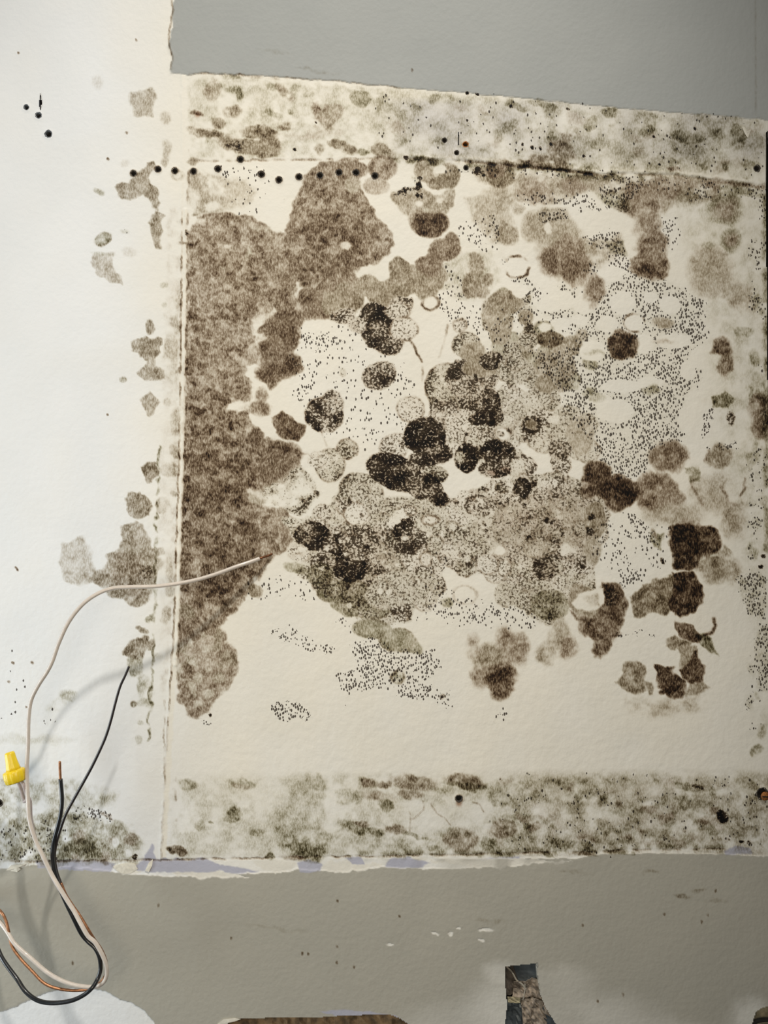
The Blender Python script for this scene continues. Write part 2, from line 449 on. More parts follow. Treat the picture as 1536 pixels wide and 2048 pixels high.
disc('g', 284, 1372, 10, 22, .45, 6, warp=2, rough=.5); disc('g', 288, 1405, 11, 10, .45, 5, warp=2, rough=.4); disc('g', 300, 1390, 4, 22, .35, 4)
disc('g', 267, 1408, 6, 6, .7, 3, ring=.3); disc('g', 282, 1446, 6, 5, .4, 4); disc('g', 278, 1480, 6, 8, .35, 4); disc('g', 315, 1312, 12, 5, .3, 5, warp=2)
disc('g', 136, 1392, 16, 12, .40, 10, rough=.6); disc('g', 118, 1408, 26, 12, .22, 10, -30, rough=.6); disc('q', 100, 1435, 14, 18, .14, 8); disc('g', 105, 1480, 38, 6, .16, 8); disc('g', 60, 1480, 60, 8, .2, 10, warp=2)
for x, y in [(18, 1362), (65, 1325), (66, 1326), (32, 1136), (34, 1140), (26, 1327), (52, 1415), (215, 318), (252, 266), (214, 831), (36, 106), (273, 80)]:
    disc('b', x, y, 2.2, 2.2, 1.0, 2)
poly('d', .03, 60, [(-20, 1290), (60, 1300), (90, 1420), (-20, 1460)])
# lower left corner growth
poly('g', .34, 26, [(-60, 1560), (40, 1555), (150, 1560), (230, 1590), (220, 1620), (120, 1620), (60, 1640), (-60, 1650)], rough=.9)
poly('g', .65, 20, [(-60, 1640), (60, 1630), (140, 1620), (200, 1640), (262, 1655), (282, 1690), (270, 1722), (-60, 1722)], rough=.8)
poly('d', .22, 16, [(-60, 1650), (60, 1650), (125, 1640), (130, 1700), (120, 1722), (-60, 1722)])
poly('d', .55, 10, [(140, 1624), (165, 1610), (195, 1618), (222, 1632), (222, 1642), (190, 1640), (150, 1640)])
scatter([(132, 1642), (190, 1640), (240, 1650), (278, 1684), (270, 1718), (140, 1722)], 22, 8, 17, ['m', 'g', 'g'], .4, .8, 8, .1, seed=3, warp=2)
disc('g', 163, 1694, 28, 16, 1.3, 12, warp=2, add=True); disc('g', 190, 1706, 16, 10, .9, 8, warp=2, add=True); disc('w', 231, 1684, 8, 10, .85, 5); disc('w', 258, 1706, 8, 8, .8, 5); disc('k', 270, 1714, 5, 6, .7, 3)
poly('k', .4, 3, [(200, 1622), (212, 1630), (224, 1634), (222, 1641), (208, 1636)], warp=2)

# --- strip beside the ridge and main left carpet
CARPET = [(374, 474), (392, 452), (398, 436), (430, 424), (470, 424), (505, 436), (540, 462), (572, 468), (582, 430), (590, 398), (606, 372), (618, 345), (642, 325), (700, 323), (716, 342), (724, 376), (728, 392), (736, 418), (760, 440),
          (784, 466), (790, 488), (776, 508), (752, 524), (720, 530), (704, 520), (712, 545), (724, 572), (716, 600), (694, 618), (660, 606), (640, 630), (612, 640), (596, 662), (586, 700), (600, 726), (594, 750), (566, 762), (540, 780), (516, 764),
          (522, 742), (512, 730), (520, 700), (508, 684), (524, 664), (512, 720), (500, 750), (508, 780), (500, 802), (484, 808), (496, 830), (516, 858), (522, 884), (548, 890), (580, 898), (600, 912), (598, 940), (566, 968), (530, 976), (506, 984), (516, 1008),
          (560, 1016), (590, 1040), (584, 1086), (548, 1112), (524, 1146), (506, 1172), (492, 1196), (470, 1222), (442, 1250), (432, 1272), (462, 1284), (474, 1320), (470, 1348), (452, 1378), (430, 1400), (420, 1424), (398, 1440), (376, 1438), (368, 1400),
          (358, 1380), (354, 1330), (360, 1200), (366, 1050), (370, 900), (373, 700), (375, 560)]
poly('b', .70, 7, CARPET, rough=.12)
poly('m', .42, 14, [(372, 480), (440, 430), (540, 462), (530, 520), (440, 540), (380, 560)], rough=.3)
poly('b', .55, 10, [(376, 470), (400, 440), (430, 430), (470, 440), (470, 480), (430, 520), (380, 560)], rough=.3)
UPc = [(376, 480), (430, 430), (530, 470), (580, 480), (600, 400), (640, 340), (700, 330), (720, 400), (780, 480), (750, 515), (690, 520), (700, 590), (640, 610), (590, 600), (540, 640), (510, 700), (500, 780), (376, 800)]
DNc = [(374, 790), (490, 790), (514, 880), (590, 910), (560, 960), (500, 990), (500, 1010), (570, 1030), (570, 1080), (520, 1130), (440, 1230), (364, 1240), (368, 1000)]
BTc = [(360, 1220), (430, 1240), (440, 1280), (466, 1300), (460, 1350), (420, 1400), (400, 1430), (372, 1400), (358, 1330)]
scatter(UPc, 420, 6, 15, ['b'], .50, .92, 7, 0, seed=11, warp=2)
scatter(UPc, 330, 3, 7, ['b'], .36, .66, 5, 0, seed=12, warp=2)
scatter(UPc, 200, 3, 7, ['b'], .85, 1.15, 5, 0, seed=112, warp=2)
scatter(DNc, 300, 7, 17, ['b'], .62, 1.12, 6, 0, seed=13, warp=2)
scatter(DNc, 230, 3, 8, ['b'], .42, .78, 5, 0, seed=14, warp=2)
scatter(DNc, 100, 4, 9, ['b'], 1.1, 1.5, 5, 0, seed=15, warp=2)
scatter(BTc, 36, 9, 18, ['b', 'm'], .45, .95, 7, 0, seed=16, warp=2)
scatter(BTc, 20, 6, 11, ['b', 'm'], .28, .5, 6, 0, seed=17, warp=2)
_sl = box(340, 300, 820, 1460, 4)
_d1, _gap, _val = cells(24, 41); _e1, _gp2, _vl2 = cells(12, 42)
_mos = (0.72 + 0.34 * sstep(_gap / 6) + 0.30 * (_val - .5)) * (0.86 + 0.18 * sstep(_gp2 / 4) + 0.34 * (_vl2 - .5))
F['b'][_sl] *= _mos[_sl] * (1 + .16 * n60[_sl])
poly('b', .16, 60, [(366, 860), (500, 880), (560, 920), (500, 1000), (520, 1100), (450, 1180), (364, 1180)], add=True)
for x, y, r, a in [(655, 440, 30, .3), (700, 478, 34, .32), (620, 470, 30, .25), (650, 520, 36, .3), (600, 560, 34, .15), (430, 980, 26, .25), (540, 915, 40, .18), (400, 1010, 30, .25), (440, 1095, 20, .35), (488, 1060, 18, .4), (428, 1098, 10, .4),
                   (382, 1080, 16, .3), (470, 1120, 36, .25), (410, 1170, 40, .2), (455, 1322, 16, .32), (380, 1260, 22, .2)]:
    disc('b', x, y, r, r * .8, a, r * .9, add=True, warp=2)
for x, y, rx, ry, a in [(694, 493, 16, 8, .92), (455, 493, 6, 6, .8), (600, 585, 9, 16, .95), (608, 602, 14, 8, .9), (545, 452, 14, 6, .6), (470, 812, 18, 10, .95), (482, 818, 12, 10, .95), (505, 790, 10, 12, .8), (522, 838, 16, 20, 1), (500, 862, 7, 8, .7),
                        (516, 640, 10, 24, .55), (470, 452, 8, 5, .4), (520, 640, 8, 12, .5), (506, 994, 16, 10, .5), (395, 1140, 10, 12, .4), (415, 1218, 10, 16, .35), (455, 1330, 6, 14, .5), (445, 1378, 12, 10, .3), (500, 700, 9, 12, .5), (560, 540, 12, 8, .3), (670, 500, 14, 8, .5)]:
    disc('w', x, y, rx, ry, a, 5, random.Random(int(x)).uniform(-40, 40), warp=2)
disc('m', 512, 998, 16, 14, .45, 7, warp=2)
def crack(pts, wid, amp=1.0):
    xs = [p[0] for p in pts]; ys = [p[1] for p in pts]
    sl = box(min(xs), min(ys), max(xs), max(ys), 12 + wid)
    x, y = WX[sl] + 2 * n6[sl], WY[sl] + 2 * n6[sl]; dd = np.full(x.shape, 1e9, np.float32)
    for (ax, ay), (bx, by) in zip(pts, pts[1:]):
        ex, ey = bx - ax, by - ay
        tt = np.clip(((x - ax) * ex + (y - ay) * ey) / (ex * ex + ey * ey + 1e-6), 0, 1)
        dd = np.minimum(dd, (x - ax - tt * ex) ** 2 + (y - ay - tt * ey) ** 2)
    m = sstep((wid * (1 + .5 * n12[sl]) - np.sqrt(dd)) / 6 + .5) * amp
    for k in 'bgl': F[k][sl] *= 1 - m
crack([(545, 622), (530, 636), (514, 650), (506, 668), (522, 674)], 5, .9); crack([(514, 650), (512, 690), (530, 680), (545, 696), (556, 702)], 4, .8)
crack([(508, 735), (500, 745), (514, 768), (528, 790), (545, 800)], 8, 1); crack([(504, 770), (506, 800), (480, 812), (462, 818)], 7, .95); crack([(530, 790), (580, 775), (600, 760)], 9, 1)
crack([(505, 812), (520, 838), (535, 868)], 10, 1); crack([(500, 740), (488, 720), (470, 716)], 4, .45); crack([(592, 570), (602, 590), (596, 620), (590, 640)], 5, .9)
crack([(430, 770), (470, 800), (480, 840), (500, 872)], 4, .4); crack([(560, 452), (550, 470), (566, 500), (560, 520)], 5, .4); crack([(370, 905), (440, 900), (500, 910), (520, 930)], 4, .35); crack([(512, 900), (516, 960), (500, 985)], 4, .5)
crack([(500, 985), (530, 992), (560, 1008)], 6, .7); crack([(390, 1120), (400, 1150)], 6, .4)
# ground between ledge and carpet
poly('m', .30, 14, [(378, 340), (420, 345), (470, 360), (500, 380), (470, 410), (440, 425), (400, 430), (380, 400)], rough=.8)
poly('m', .5, 8, [(384, 340), (412, 352), (420, 392), (440, 396), (432, 412), (396, 430), (390, 428), (404, 396), (384, 372)], rough=.5)
disc('m', 478, 384, 30, 26, .26, 12, warp=2, rough=.4); disc('w', 424, 412, 16, 10, .9, 5, -35, warp=2); disc('w', 402, 445, 10, 8, .8, 5, warp=2); disc('w', 560, 380, 26, 24, .8, 10, warp=2)
disc('m', 388, 324, 12, 8, .6, 6, warp=2)
poly('d', .16, 24, [(440, 330), (520, 330), (560, 400), (520, 440), (440, 400)])
# dark clumps on the carpet's right bank
for a in [('b', 550, 652, 24, 20, 1.0), ('b', 575, 640, 28, 18, 1.05), ('b', 578, 676, 20, 24, 1.1), ('b', 550, 690, 18, 18, .85), ('b', 540, 705, 22, 20, .95), ('b', 578, 728, 22, 24, 1.25), ('b', 540, 748, 26, 24, 1.05), ('b', 520, 815, 18, 14, 1.05), ('b', 520, 790, 12, 10, .8),
          ('b', 512, 885, 16, 18, 1.1), ('b', 558, 908, 40, 22, 1.15), ('b', 545, 938, 36, 30, .95), ('b', 640, 620, 40, 16, .95), ('b', 625, 600, 30, 26, .8), ('b', 700, 525, 20, 18, 1.0)]:
    disc(a[0], a[1], a[2], a[3], a[4], a[5], 10, warp=2, rough=.3)
poly('b', 1.3, 6, [(542, 836), (564, 824), (584, 838), (610, 850), (606, 868), (592, 884), (560, 878), (546, 858)], rough=.15)
poly('s', .5, 12, [(520, 985), (600, 930), (640, 985), (600, 1030), (560, 1020)], rough=.8); disc('w', 590, 985, 40, 18, .6, 16, -30, warp=2)
disc('b', 574, 900, 28, 5, .5, 6, 10, add=True)

# --- centre: loose specks first
poly('d', .16, 26, [(592, 650), (680, 640), (760, 700), (840, 760), (830, 900), (730, 900), (640, 860), (590, 790), (590, 700)])
poly('d', .55, 12, [(600, 672), (640, 660), (690, 680), (690, 700), (650, 706), (606, 700)]); poly('d', .4, 10, [(600, 730), (640, 720), (620, 780), (600, 810), (592, 790)])
poly('d', .30, 20, [(870, 560), (930, 580), (975, 640), (960, 700), (900, 640), (880, 620)]); poly('d', .35, 14, [(885, 520), (925, 560), (935, 650), (905, 640)])
# centre: greyish film
poly('s', .50, 8, [(560, 1030), (600, 1040), (660, 1010), (690, 960), (740, 990), (800, 990), (900, 1000), (960, 980), (1000, 960), (1060, 950), (1120, 950), (1180, 960), (1215, 1000), (1215, 1060), (1185, 1130), (1190, 1180), (1140, 1200), (1130, 1240), (1090, 1250), (1060, 1230),
           (1000, 1180), (990, 1140), (930, 1150), (900, 1120), (888, 1060), (876, 1080), (884, 1140), (880, 1190), (830, 1200), (820, 1240), (790, 1250), (700, 1230), (650, 1195), (635, 1160), (600, 1150), (580, 1120), (590, 1090)], rough=.3)
CA = [(600, 1050), (690, 1000), (790, 1000), (840, 1040), (880, 1080), (880, 1180), (810, 1230), (700, 1230), (640, 1170), (590, 1120)]
CB = [(900, 1000), (1000, 960), (1100, 950), (1200, 980), (1210, 1050), (1180, 1140), (1100, 1170), (1010, 1150), (920, 1140), (890, 1080)]
CC = [(860, 760), (960, 720), (1020, 740), (1090, 800), (1180, 840), (1190, 920), (1120, 960), (1000, 960), (930, 900), (860, 860)]
CD = [(980, 590), (1040, 580), (1060, 640), (1120, 680), (1170, 700), (1150, 760), (1060, 770), (1000, 720), (975, 660)]
scatter(CC, 60, 12, 26, ['s', 'l', 's'], .28, .62, 4, .35, seed=21)
scatter(CA, 90, 10, 24, ['s', 'l', 'l'], .32, .66, 3, .45, seed=22)
scatter(CB, 120, 8, 22, ['s', 'l', 'l'], .25, .64, 3, .45, seed=23)
scatter(CD, 50, 10, 22, ['g', 's', 'm'], .5, .8, 6, .22, seed=24)
poly('b', .20, 60, [(640, 1080), (760, 1060), (800, 1180), (700, 1200)], add=True); poly('b', .22, 60, [(960, 1010), (1180, 980), (1180, 1100), (1000, 1110)], add=True)
# upper middle colonies
for a in [('m', 695, 600, 30, 34, .9, .3), ('m', 660, 606, 22, 24, .7, .2), ('m', 738, 575, 34, 22, .7, .2), ('m', 760, 590, 30, 24, .75, .2), ('L', 688, 632, 24, 16, .45, .3), ('m', 790, 575, 34, 22, .8, .2), ('m', 800, 540, 20, 24, 1.0, .1), ('m', 828, 560, 30, 26, .75, .2), ('m', 852, 578, 24, 22, .8, .3),
          ('m', 868, 560, 22, 22, .8, .1), ('m', 880, 552, 20, 18, .7, .1), ('L', 800, 610, 26, 18, .45, .2), ('b', 890, 500, 34, 24, .82, 0), ('b', 858, 530, 26, 20, .78, 0), ('b', 905, 480, 18, 16, .8, 0), ('m', 955, 530, 16, 24, .7, 0), ('m', 945, 570, 20, 24, .85, .1), ('m', 975, 562, 14, 14, .7, .2), ('m', 962, 585, 18, 12, .8, 0)]:
    disc(a[0], a[1], a[2], a[3], a[4], a[5], 5, ring=a[6], rough=.15, warp=2)
disc('b', 858, 445, 38, 29, 1.55, 7, 8, rough=.12)
poly('m', .55, 6, [(780, 385), (830, 372), (880, 390), (910, 380), (905, 410), (890, 425), (840, 425), (825, 445), (800, 425)], rough=.25)
disc('w', 838, 408, 9, 6, .9, 4); disc('w', 880, 402, 7, 6, .8, 4)
# lace colonies with rings
for a in [('L', 752, 652, 34, 48, .80, .3, -10), ('L', 772, 640, 26, 26, .95, .3, 0), ('L', 778, 688, 29, 22, .80, .8, 0), ('l', 795, 622, 27, 17, .42, .6, 0), ('l', 807, 657, 29, 25, .36, .7, 0), ('L', 715, 650, 20, 16, .4, 0, 0), ('L', 758, 752, 34, 28, .66, .3, -20), ('L', 772, 738, 18, 14, .5, .5, 0),
          ('L', 648, 830, 38, 35, .72, .9, 20), ('L', 665, 806, 22, 26, .5, .3, 0), ('w', 862, 606, 18, 14, 1, 1.0, -15), ('s', 695, 898, 21, 20, .62, .8, 0), ('l', 920, 650, 15, 14, .4, .5, 0), ('s', 686, 745, 8, 8, .4, .2, 0), ('l', 821, 818, 28, 26, .40, .6, 0),
          ('s', 932, 690, 28, 26, .62, .35, 0), ('m', 945, 705, 26, 22, .6, .2, 0), ('s', 905, 780, 58, 50, .70, .6, 40), ('L', 940, 760, 50, 42, .62, .1, 20), ('L', 955, 790, 40, 40, .72, .1, 0), ('L', 890, 830, 34, 30, .50, .1, 0), ('l', 925, 850, 34, 32, .36, .1, 0), ('l', 905, 900, 20, 15, .3, .1, 0), ('m', 968, 730, 44, 24, .8, .1, -10),
          ('L', 983, 722, 24, 18, .95, .2, -10), ('k', 962, 782, 18, 28, .62, 0, -30), ('k', 985, 800, 16, 28, .70, 0, -20), ('k', 950, 812, 18, 12, .55, 0, 30), ('k', 986, 832, 22, 22, .68, .3, 0), ('k', 958, 838, 22, 13, .58, 0, 0),
          ('l', 790, 893, 32, 26, .38, .3, -20), ('s', 723, 985, 46, 38, .62, .4, 30), ('s', 740, 1020, 50, 32, .52, .1, 0), ('s', 660, 930, 30, 34, .55, .4, 0), ('l', 640, 920, 24, 18, .3, .1, 0), ('L', 850, 872, 42, 38, 1.0, .5, 0), ('k', 870, 905, 36, 22, .62, .2, 5), ('k', 850, 918, 34, 14, .66, 0, 0),
          ('L', 790, 945, 60, 34, 1.1, .5, 22), ('k', 775, 940, 40, 18, .38, 0, 18), ('k', 812, 960, 40, 22, .42, 0, 25), ('k', 838, 930, 16, 12, .5, 0, 0), ('s', 872, 948, 24, 18, .8, .3, 15), ('L', 840, 972, 30, 24, .95, .4, 35), ('k', 868, 968, 26, 12, .75, 0, 50), ('k', 878, 998, 20, 14, .62, .8, 0),
          ('k', 933, 915, 24, 30, .72, .4, 0), ('k', 955, 905, 22, 14, .6, 0, 0), ('s', 920, 915, 10, 14, .7, .2, 0), ('L', 998, 905, 34, 28, .95, .5, 0), ('L', 990, 938, 32, 18, .9, .2, 0), ('k', 990, 902, 28, 18, .58, 0, 0), ('s', 1003, 975, 14, 11, .95, .5, 0), ('w', 1006, 868, 17, 14, 1, .9, 0), ('k', 1006, 868, 3, 3, .9, 0, 0),
          ('L', 1045, 975, 18, 20, .95, .6, 0), ('L', 1062, 848, 20, 18, .85, .6, 0), ('m', 1062, 848, 12, 10, 1.1, .3, 0), ('s', 1100, 800, 22, 22, .6, .3, 0), ('s', 1140, 850, 40, 40, .55, .1, 0), ('m', 1160, 870, 28, 40, .45, .1, 0), ('L', 1120, 900, 24, 20, .7, .1, 0), ('w', 1108, 838, 12, 10, .8, .1, 0), ('s', 1030, 740, 36, 30, .62, .3, 0), ('s', 1070, 800, 30, 20, .5, .2, 0),
          ('m', 1102, 680, 28, 18, 1.35, .1, 10), ('m', 1145, 690, 20, 20, .8, .1, 0), ('m', 1125, 705, 22, 16, .6, .1, 0), ('m', 1010, 605, 36, 24, .72, .1, 0), ('m', 1000, 650, 26, 26, .66, .1, 0), ('m', 1165, 670, 12, 12, .6, 0, 0), ('g', 1180, 728, 16, 12, .9, 0, 25), ('m', 1135, 745, 20, 14, .7, .1, -30), ('m', 1095, 765, 24, 20, .75, .2, -20), ('s', 1050, 800, 14, 12, .4, .2, 0),
          ('k', 625, 1072, 38, 30, .62, .3, 10), ('k', 690, 1092, 38, 26, .50, 0, 10), ('k', 700, 1135, 34, 32, .80, .1, 0), ('k', 697, 1140, 20, 18, .3, 0, 0), ('L', 720, 1088, 40, 36, .62, .1, 0), ('k', 808, 1062, 22, 28, .56, .2, 15), ('L', 815, 1095, 28, 14, .75, .2, 0), ('w', 810, 1075, 8, 6, .9, .6, 0),
          ('l', 712, 1028, 26, 24, .24, .8, 30), ('w', 712, 1028, 18, 14, .35, 0, 0), ('w', 800, 1032, 24, 12, .9, 0, -35), ('l', 860, 1040, 18, 11, .2, .9, 0), ('l', 852, 1118, 13, 16, .22, .8, 0), ('s', 870, 1090, 18, 20, .62, .6, 0), ('l', 822, 1022, 12, 10, .4, .4, 0), ('l', 598, 1106, 24, 18, .3, .3, 20), ('w', 596, 1112, 12, 5, .8, .3, -20), ('w', 606, 1098, 10, 5, .8, 0, -10),
          ('g', 700, 1195, 44, 38, 1.0, .1, 20), ('g', 640, 1150, 28, 24, .9, .1, 0), ('g', 590, 1136, 24, 10, .95, 0, 15), ('g', 660, 1180, 26, 24, .8, .2, 0), ('g', 745, 1218, 36, 22, .85, .3, 0), ('s', 800, 1175, 60, 34, .45, .1, 0), ('s', 850, 1175, 34, 34, .5, .1, 0), ('s', 770, 1190, 40, 30, .55, .2, 0),
          ('g', 745, 1258, 40, 20, .95, .1, 5), ('g', 795, 1280, 36, 24, .85, .2, 0), ('g', 820, 1290, 28, 14, .7, 0, 30), ('w', 796, 1250, 16, 6, .7, 0, 0),
          ('l', 900, 1110, 24, 24, .4, .6, 0), ('s', 932, 1132, 22, 22, .62, .5, 0), ('l', 975, 1128, 24, 22, .3, .6, 0), ('l', 1010, 1135, 14, 18, .3, .5, 0), ('s', 940, 1080, 36, 34, .6, .2, 0), ('w', 1000, 1102, 14, 12, 1, .6, 0), ('w', 975, 1042, 10, 20, .7, 0, 20), ('L', 960, 1010, 34, 22, .55, .1, 0),
          ('w', 1133, 1098, 12, 14, .9, .2, 30), ('k', 1090, 1135, 26, 26, .58, .2, -10), ('k', 1105, 1120, 16, 12, .4, 0, 0), ('w', 930, 1190, 24, 20, 1, .16, 0), ('s', 1012, 1190, 24, 24, .5, .2, 0), ('s', 1065, 1190, 46, 32, .56, .1, 0), ('g', 1100, 1210, 40, 30, .95, 0, 0), ('m', 1190, 1040, 22, 36, .95, 0, 0), ('m', 1185, 1100, 18, 30, .6, 0, 0)]:
    disc(a[0], a[1], a[2], a[3], a[4], a[5], 4, a[7], ring=a[6], rough=.22 if a[0] != 'w' else 0)
for x, y, a in [(985, 945, .5), (1012, 938, .5), (1012, 905, .3), (755, 752, .15)]:
    sl = box(x - 14, y - 8, x + 14, y + 8, 8); r = np.sqrt(((VX[sl] - x) / 14) ** 2 + ((VY[sl] - y) / 7) ** 2); F['rust'][sl] = np.maximum(F['rust'][sl], sstep(1.3 - r) * a)
# hairline mould threads
for pts, a in [([(820, 680), (832, 700), (842, 722)], .8), ([(895, 650), (885, 695), (878, 715)], .35), ([(845, 735), (845, 760)], .3), ([(600, 905), (622, 912), (640, 912)], .5), ([(645, 866), (652, 890)], .4), ([(990, 800), (1020, 830), (1035, 850)], .3)]:
    line('b', a, 1.8, pts, 1, .8)

# --- right field of specks
R1 = [(1000, 505), (1060, 560), (1075, 590), (1130, 570), (1180, 590), (1230, 560), (1262, 545), (1330, 560), (1400, 590), (1415, 620), (1410, 690), (1400, 770), (1375, 800), (1370, 870), (1340, 890), (1280, 950), (1240, 960), (1200, 930), (1190, 890), (1130, 830), (1128, 780), (1080, 750), (1075, 710), (1150, 690), (1140, 640), (1060, 620), (1030, 560)]
poly('d', .72, 14, R1, rough=.35); poly('g', .08, 20, R1)
poly('d', .9, 14, [(1366, 590), (1412, 596), (1410, 668), (1330, 668), (1300, 640), (1340, 640)]); poly('d', .8, 14, [(1262, 560), (1330, 560), (1336, 600), (1290, 640), (1262, 620)], rough=.4)
poly('d', .85, 14, [(1250, 700), (1330, 700), (1360, 730), (1400, 760), (1380, 790), (1320, 740), (1250, 740)]); poly('d', .75, 14, [(1180, 760), (1160, 830), (1120, 800), (1140, 760)]); poly('d', .8, 12, [(1060, 700), (1110, 720), (1080, 745)])
poly('d', .8, 14, [(1290, 800), (1350, 820), (1340, 870), (1280, 880)]); poly('d', .75, 14, [(1200, 860), (1270, 900), (1250, 950), (1200, 920)])
poly('d', .18, 30, [(880, 570), (960, 650), (1080, 580), (1160, 600), (1160, 660), (1060, 700), (960, 700)])
for x, y, rx, ry in [(1034, 534, 24, 20), (1040, 582, 18, 14), (1100, 600, 34, 26), (1168, 606, 24, 22), (1180, 560, 30, 14), (1245, 605, 26, 24), (1268, 646, 19, 18), (1215, 648, 22, 17), (1287, 688, 20, 20), (1345, 682, 34, 16), (1340, 610, 22, 18), (1375, 650, 0.1, 0.1), (1185, 702, 26, 22), (1243, 772, 40, 14), (1230, 822, 38, 24), (1200, 800, 24, 12), (1300, 765, 28, 12),
                     (1376, 740, 16, 20), (1130, 600, 18, 20), (1400, 715, 20, 24), (1300, 595, 14, 12), (1160, 640, 18, 10), (1410, 800, 40, 24), (1380, 840, 24, 30), (1090, 655, 12, 10), (1120, 645, 22, 10)]:
    disc('w', x, y, max(rx, 2), max(ry, 2), 1.0, 4)
for x, y, r in [(1034, 534, 25), (1268, 646, 21)]:
    pts = [(x + r * math.cos(t), y + r * .86 * math.sin(t)) for t in np.linspace(0, 6.28, 24)]
    line('b', .9, 1.8, pts, 1, 1.0)
poly('m', .46, 18, [(1024, 352), (1200, 356), (1290, 352), (1440, 368), (1440, 396), (1340, 414), (1310, 450), (1270, 440), (1250, 400), (1190, 384), (1100, 404), (1040, 400)], rough=.55)
poly('m', .42, 18, [(1060, 430), (1130, 420), (1180, 480), (1240, 470), (1250, 500), (1190, 540), (1120, 560), (1080, 520)], rough=.5)
poly('m', .32, 16, [(930, 400), (1000, 390), (1030, 440), (1030, 480), (990, 490), (950, 440)], rough=.5)
poly('g', .30, 16, [(860, 560), (900, 520), (985, 500), (1000, 560), (960, 600), (900, 590)], rough=.5)
# brown round colonies
for a in [('b', 1246, 690, 29, 28, 1.65, 5), ('b', 1338, 912, 38, 30, 1.15, 8), ('b', 1312, 985, 40, 40, 1.12, 8), ('b', 1335, 1000, 30, 24, .8, 8), ('b', 1110, 520, 34, 30, 1.05, 8), ('b', 1150, 530, 30, 38, 1.2, 9), ('b', 1188, 580, 18, 28, .92, 9), ('b', 1135, 490, 30, 20, .95, 10), ('b', 1300, 530, 34, 30, 1.4, 8),
          ('b', 1305, 495, 30, 34, 1.1, 9), ('b', 1295, 450, 28, 30, .8, 10), ('b', 1285, 400, 44, 34, .95, 12), ('b', 1330, 378, 40, 20, .8, 10), ('m', 1420, 535, 42, 40, .68, 16), ('m', 1432, 570, 40, 24, .6, 16), ('b', 1070, 385, 34, 24, .68, 8), ('b', 1155, 370, 30, 18, .72, 8), ('m', 1040, 420, 10, 10, .5, 6),
          ('m', 1012, 468, 22, 22, .85, 8), ('m', 1100, 450, 40, 34, .68, 10), ('m', 1070, 455, 24, 26, .8, 10), ('m', 980, 345, 30, 18, .9, 8), ('m', 1000, 395, 34, 22, .62, 10), ('m', 980, 430, 30, 20, .5, 8), ('g', 1450, 418, 32, 28, 1.5, 18), ('b', 1450, 420, 22, 20, .75, 14), ('g', 1461, 480, 20, 20, 1.4, 9), ('b', 1461, 480, 14, 13, .75, 8), ('g', 1415, 492, 12, 10, .8, 6),
          ('b', 1444, 695, 18, 18, 1.3, 7), ('b', 1452, 730, 14, 20, .9, 7), ('m', 1425, 800, 24, 6, .1, 5), ('m', 1440, 915, 24, 24, .85, 6), ('k', 1195, 950, 24, 22, .75, 6), ('b', 1192, 950, 28, 26, 1.7, 6), ('b', 1195, 975, 30, 20, 1.5, 8), ('b', 1240, 985, 38, 34, 2.3, 6), ('m', 1430, 985, 44, 34, .52, 18), ('m', 1350, 1030, 50, 20, .7, 12),
          ('b', 1325, 680, 18, 3, .3, 3), ('g', 1300, 780, 16, 7, 1.2, 5), ('g', 1185, 790, 16, 10, .8, 7), ('g', 1190, 705, 14, 3, .9, 3), ('m', 1325, 646, 20, 10, .7, 6), ('m', 1468, 1030, 22, 40, .8, 14)]:
    disc(a[0], a[1], a[2], a[3], a[4], a[5] * (.78 if a[5] < 1.3 else .92), a[6] * 1.7, rough=.26, warp=2)
disc('w', 1285, 470, 12, 8, .3, 8); disc('w', 1290, 425, 20, 8, .35, 8); disc('w', 1098, 452, 8, 12, .9, 5, warp=2); disc('w', 1120, 515, 3, 26, .35, 3); disc('w', 1020, 352, 12, 9, .9, 4)
poly('d', .85, 9, [(1170, 470), (1230, 460), (1256, 500), (1262, 540), (1225, 530), (1200, 500)]); poly('g', .7, 8, [(1210, 480), (1250, 480), (1256, 510), (1220, 510)])
poly('d', 1.0, 10, [(1195, 350), (1290, 350), (1290, 372), (1250, 412), (1215, 420), (1200, 400)], rough=.4); poly('g', .8, 12, [(1195, 390), (1240, 380), (1262, 412), (1240, 425), (1205, 405)], rough=.4); disc('k', 1243, 418, 12, 8, .4, 8, warp=2)
poly('d', .55, 14, [(1040, 390), (1180, 390), (1200, 420), (1160, 420), (1100, 400), (1050, 410)]); poly('d', .35, 14, [(930, 430), (980, 440), (1000, 500), (960, 500), (920, 470)]); poly('d', .5, 12, [(1320, 440), (1360, 440), (1356, 500), (1330, 500)])
poly('d', .8, 8, [(1070, 428), (1130, 420), (1140, 440), (1080, 444)]); poly('d', .7, 9, [(985, 430), (1000, 470), (990, 480), (975, 440)]); poly('d', .9, 8, [(1170, 530), (1200, 530), (1196, 552), (1172, 548)]); poly('d', .7, 8, [(1060, 575), (1090, 580), (1080, 600), (1050, 595)])
poly('g', .5, 20, [(1350, 360), (1420, 360), (1420, 400), (1360, 415)], rough=.5); poly('d', .5, 14, [(1360, 355), (1420, 355), (1420, 395), (1370, 395)])
poly('m', .42, 14, [(1450, 560), (1500, 570), (1510, 620), (1470, 620), (1440, 590)], rough=.7); disc('g', 1488, 664, 22, 10, .8, 6, warp=2, rough=.4); disc('g', 1512, 715, 12, 14, .8, 6, warp=2, rough=.5); disc('g', 1515, 760, 14, 20, .35, 8, warp=2)
poly('g', 1.0, 4, [(1425, 790), (1450, 782), (1466, 796), (1456, 815), (1440, 808), (1422, 812)], rough=.5); disc('k', 1460, 836, 9, 13, .42, 4, warp=2); poly('d', .9, 8, [(1405, 830), (1424, 810), (1420, 870), (1400, 880)]); poly('d', 1.0, 6, [(1410, 895), (1460, 888), (1472, 880), (1476, 900), (1450, 902)])
